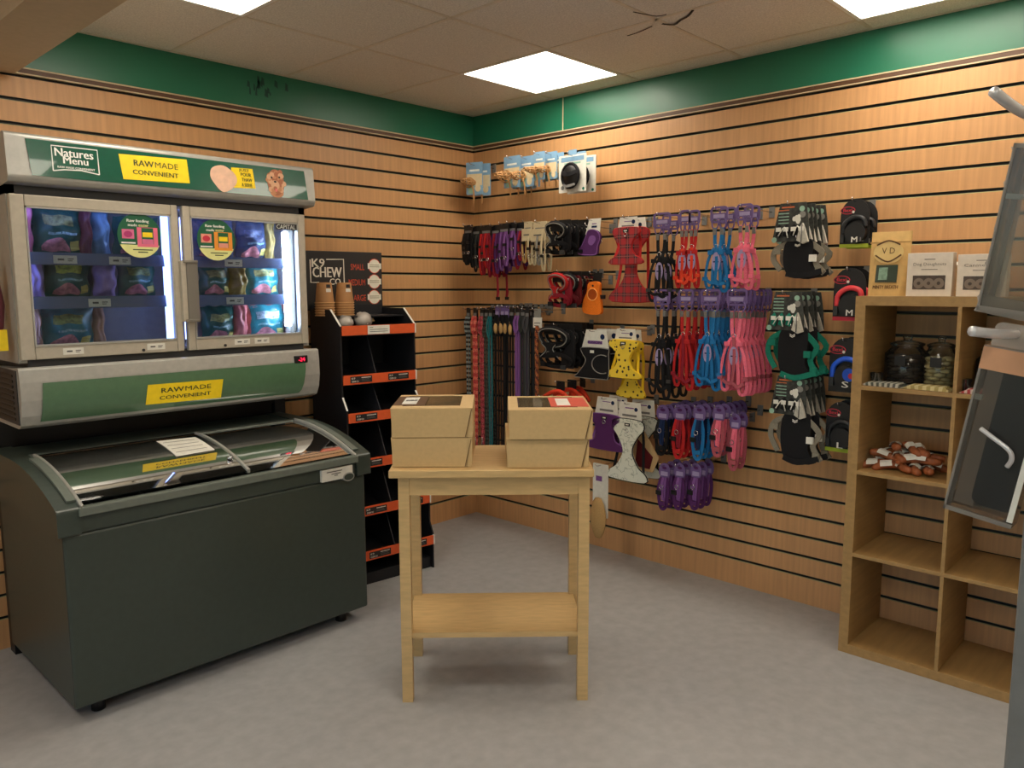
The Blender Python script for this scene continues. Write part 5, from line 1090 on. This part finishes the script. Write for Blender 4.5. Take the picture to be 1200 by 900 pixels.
# ---- retractable lead packs
def flexi(col, bottom, letters, blue=False):
    def f(t, w, h):
        b = MB(); o = [(-w/2, -h+.0), (w/2, -h), (w/2, -h*.28)]+[(w*.5*math.cos(a*PI/12), -h*.28+(h*.28+.015)*math.sin(a*PI/12)) for a in range(1, 12)]+[(-w/2, -h*.28)]
        b.prism(o, -.0015, .0015, mat('card_black', (22, 22, 25), .4)); c = b.build('backing_card', t)
        b = MB(); b.rect(-w*.5, w*.5, -h, -h*.92, -.002, bottom); x0 = -w*.05
        b.build('bottom_stripe', c); b = MB()
        for k, l in enumerate(letters): b.text(l, w*(.10+.26*k), -h*.83, w*(.20 if k == 0 else .13), h*(.12 if k == 0 else .09), -.0312, LAB if k == 0 else FGRY, True)
        b.build('size_letter', c); b = MB()
        b.disc(-w*.26, -h*.17, w*.26, h*.085, -.0022, BADGE); b.disc(-w*.26, -h*.17, w*.23, h*.07, -.0026, INK); b.text('flexi', -w*.26, -h*.165, w*.32, h*.075, -.0030, BADGE, True); b.disc(-w*.06, -h*.21, w*.045, h*.03, -.0032, LAB, 10); b.build('print', c)
        b = MB(); b.prism([(w*.10+w*.36*math.cos(a*PI/12), -h*.68+h*.22*math.sin(a*PI/12)) for a in range(24)], -.030, -.002, BLACK, smooth=True); b.build('reel_case', t, None, .005)
        b = MB(); b.tube(smooth_pts([(-w*.34, -.016, -h*.70), (-w*.30, -.018, -h*.48), (0, -.018, -h*.34), (w*.34, -.018, -h*.38), (w*.42, -.016, -h*.55)], 5), w*.085, col, 8); b.build('handle', t)
        b = MB(); b.box((-w*.38, -.010, -h*.78), (w*.13, .014, h*.2), DGREY); b.build('lead_clip', t)
        if blue: b = MB(); b.disc(w*.2, -h*.64, w*.2, h*.13, -.0306, mat('reel_blue', (36, 84, 200), .3)); b.disc(w*.26, -h*.66, w*.08, h*.055, -.031, BADGE); b.build('reel_label', t)
    return f
FXG = 'retractable lead packs beside the cube shelf'
CORAL = mat('handle_coral', (226, 66, 74), .4); RBLUE = mat('handle_blue', (40, 96, 226), .3); HBLK = mat('handle_black', (34, 36, 40), .35)
hang('retractable_lead_pack', 'retractable lead', FXG, '{o} black retractable lead pack with lime stripe, topmost by cube shelf', 1003, 237, .20, 2, .09, 34, 53, flexi(HBLK, LIME, 'ML'))
hang('retractable_lead_pack', 'retractable lead', FXG, '{o} retractable lead pack with coral red handle', 997, 318, .20, 2, .09, 38, 58, flexi(CORAL, BADGE, 'M'))
hang('retractable_lead_pack', 'retractable lead', FXG, '{o} retractable lead pack with bright blue handle', 992, 400, .20, 2, .09, 38, 60, flexi(RBLUE, INK, 'SL', True))
hang('retractable_lead_pack', 'retractable lead', FXG, '{o} black retractable lead pack with lime stripe, lowest by cube shelf', 986, 475, .20, 2, .09, 34, 55, flexi(HBLK, LIME, 'L'))
# ---- empty hooks whose back plates show on the wall
for lb, px, py in (('empty hook left of the black webbing harness', 758, 262), ('empty hook right of the red webbing harnesses', 826, 258), ('empty hook left of pink harness header', 862, 254), ('empty hook right of pink harness header', 891, 251),
                   ('bare hook left of the tartan harnesses', 717, 268), ('bare hook right of the orange vest harness', 716, 328), ('bare hook right of the black vest harness card', 714, 390), ('bare hook above the black and grey padded harnesses', 643, 364), ('bare hook right of the bottom pink collars', 882, 488)):
    p = RW(px, py, 0); hook(p.y, p.z, .21, lb)
# ================================================================== NEAR DISPLAY AT THE RIGHT EDGE
PX = -2.60
t = thing('gondola_stand', 'grey display post just outside the picture at right', 'display stand', (PX, -4.0, 0), RRZ)
b = MB(); b.bx((-.352, 0, .02), (-.305, .04, 1.9), GREY); b.build('post', t, None, .003)
b = MB(); b.bx((-.36, -.22, 0), (-.297, .26, .03), DGREY); b.cut(); b.bx((-.30, 0, 0), (.3, .05, .03), DGREY); b.build('foot', t, None, .003)
def near(px, py, r):
    d = ray(px, py); d = d/math.hypot(d.x, d.y); return CAM+d*r
def near_hook(label, tip, base_z, y):
    p = near(*tip, .80); t = thing('display_hook', label, 'hook', (PX, y, base_z), RRZ, 'chrome hooks at the right edge'); L = PX-p.x; dx = -(p.y-y)
    b = MB(); b.tube(smooth_pts([(0, 0, 0), (dx*.2, -L*.5, 0), (dx*.55, -L*.88, .002), (dx, -L, p.z-base_z)], 6), .0045, ZINC, 10); b.build('prong', t)
    b = MB(); b.box((0, -.003, 0), (.03, .006, .06), ZINC); b.build('back_plate', t); return t
near_hook('upper chrome display hook poking in at the right edge', (1164, 107), near(1199, 121, .80).z, near(1203, 121, .80).y)
near_hook('lower chrome display hook above the clear tilted pack', (1138, 388), near(1199, 397, .80).z, near(1203, 397, .80).y)
def clear_pack(label, top, bl, w, extra):
    a = near(*top, .87); c = near(*bl, .87); t = thing('clear_pack', label, 'clear pack', a, RRZ, 'clear packs at the right edge')
    dv = c-a; L = math.hypot(dv.y, dv.z); ang = math.atan2(dv.y, -dv.z)            # local x = -world y
    M = Matrix.Rotation(ang, 4, 'Y')
    t.rotation_mode = 'QUATERNION'; t.rotation_quaternion = (Matrix.Rotation(RRZ, 4, 'Z') @ M).to_quaternion()
    th = .026
    b = MB()
    for q in (((0, -th, -L), (w, -th+.001, 0)), ((0, 0, -L), (w, .001, 0)), ((0, -th, -L), (.001, 0, 0)), ((w-.001, -th, -L), (w, 0, 0)), ((0, -th, -L), (w, 0, -L+.001)), ((0, -th, -.001), (w, 0, 0))): b.bx(*q, ACR)
    b.build('clear_shell', t, None, 0)
    b = MB()
    for q in (((0, -th-.001, -L), (.002, -th+.002, 0)), ((.0, -th-.001, -L), (w, -th+.002, -L+.004)), ((0, -th-.001, -.004), (w, -th+.002, 0))): b.bx(*q, POLY)
    b.build('shell_edge', t)
    b = MB(); b.bx((.003, -.004, -L+.004), (w*(.34 if extra == 'hook' else .07), -.002, -.004), POLY); b.bx((w*.02, -th*.9, -L*.32), (w*.14, -th*.7, -L*.29), LAB); b.build('clear_margin', t)
    b = MB(); b.prism(rrect(w*.34, w*.96, -L+.012, -.012, .008), -th*.8, -.004, mat('pack_slate', (44, 46, 52), .45)); b.build('dark_product', t, None, .003)
    if extra == 'hook':
        b = MB(); b.bx((w*.92, -th-.002, -L+.006), (w*1.0, -th+.002, -.02), LAB); b.build('white_strip', t)
        b = MB(); b.tube(smooth_pts([(w*.26, -th-.006, -L*.47), (w*.45, -th-.008, -L*.50), (w*.72, -th-.008, -L*.55), (w*.78, -th-.006, -L*.60), (w*.74, -th-.004, -L*.65)], 4), .0022, ZINC, 8); b.build('chrome_catch', t)
        b = MB(); b.bx((.0, -th-.0015, -.022), (w, -th-.0002, -.001), mat('pack_peach', (216, 160, 120), .5)); b.build('peach_band', t)
    else:
        b = MB(); b.prism([(-.004, -L-.002), (w*.3, -L-.005), (w, -L-.003), (w, -L+.008), (0, -L+.014)], -th*.6, -th*.5, POLY); b.build('bottom_flange', t)
        b = MB(); o = [(0, .008), (w*.9, .008), (w*.9, -L)]+[(-.004-.004*math.sin(k*1.9), -L+(L)*k/14) for k in range(15)]
        b.prism(o[3:]+[(w*.1, 0), (w*.1, -L)], .001, .002, POLY); b.build('wavy_film', t)
    b = MB(); b.prism(rrect(w*.04, w*.04+.030, -.004, .052 if extra == 'film' else .022, .006), -th*.5-.001, -th*.5+.001, POLY); b.build('hang_tab', t)
    return t
clear_pack('upper clear plastic pack with dark contents cut by the right edge', (1196, 172), (1151, 362), .112, 'film')
clear_pack('lower tilted clear plastic pack with chrome catch at the right edge', (1162, 402), (1112, 590), .058, 'hook')
# ================================================================== LIGHT
w = bpy.data.worlds.new('world'); SC.world = w; w.use_nodes = True
bg = w.node_tree.nodes['Background']; sk = w.node_tree.nodes.new('ShaderNodeTexSky'); sk.sky_type = 'NISHITA'; sk.sun_elevation = math.radians(28); sk.sun_rotation = math.radians(80); sk.sun_disc = False
w.node_tree.links.new(sk.outputs[0], bg.inputs['Color']); bg.inputs['Strength'].default_value = .42
SC.view_settings.view_transform = 'Standard'; SC.view_settings.look = 'None'; SC.view_settings.gamma = 1; SC.view_settings.exposure = -.15
SC.view_settings.use_curve_mapping = False
SC.cycles.max_bounces = 10; SC.cycles.transparent_max_bounces = 16
print('OBJECTS', len(COL.objects))
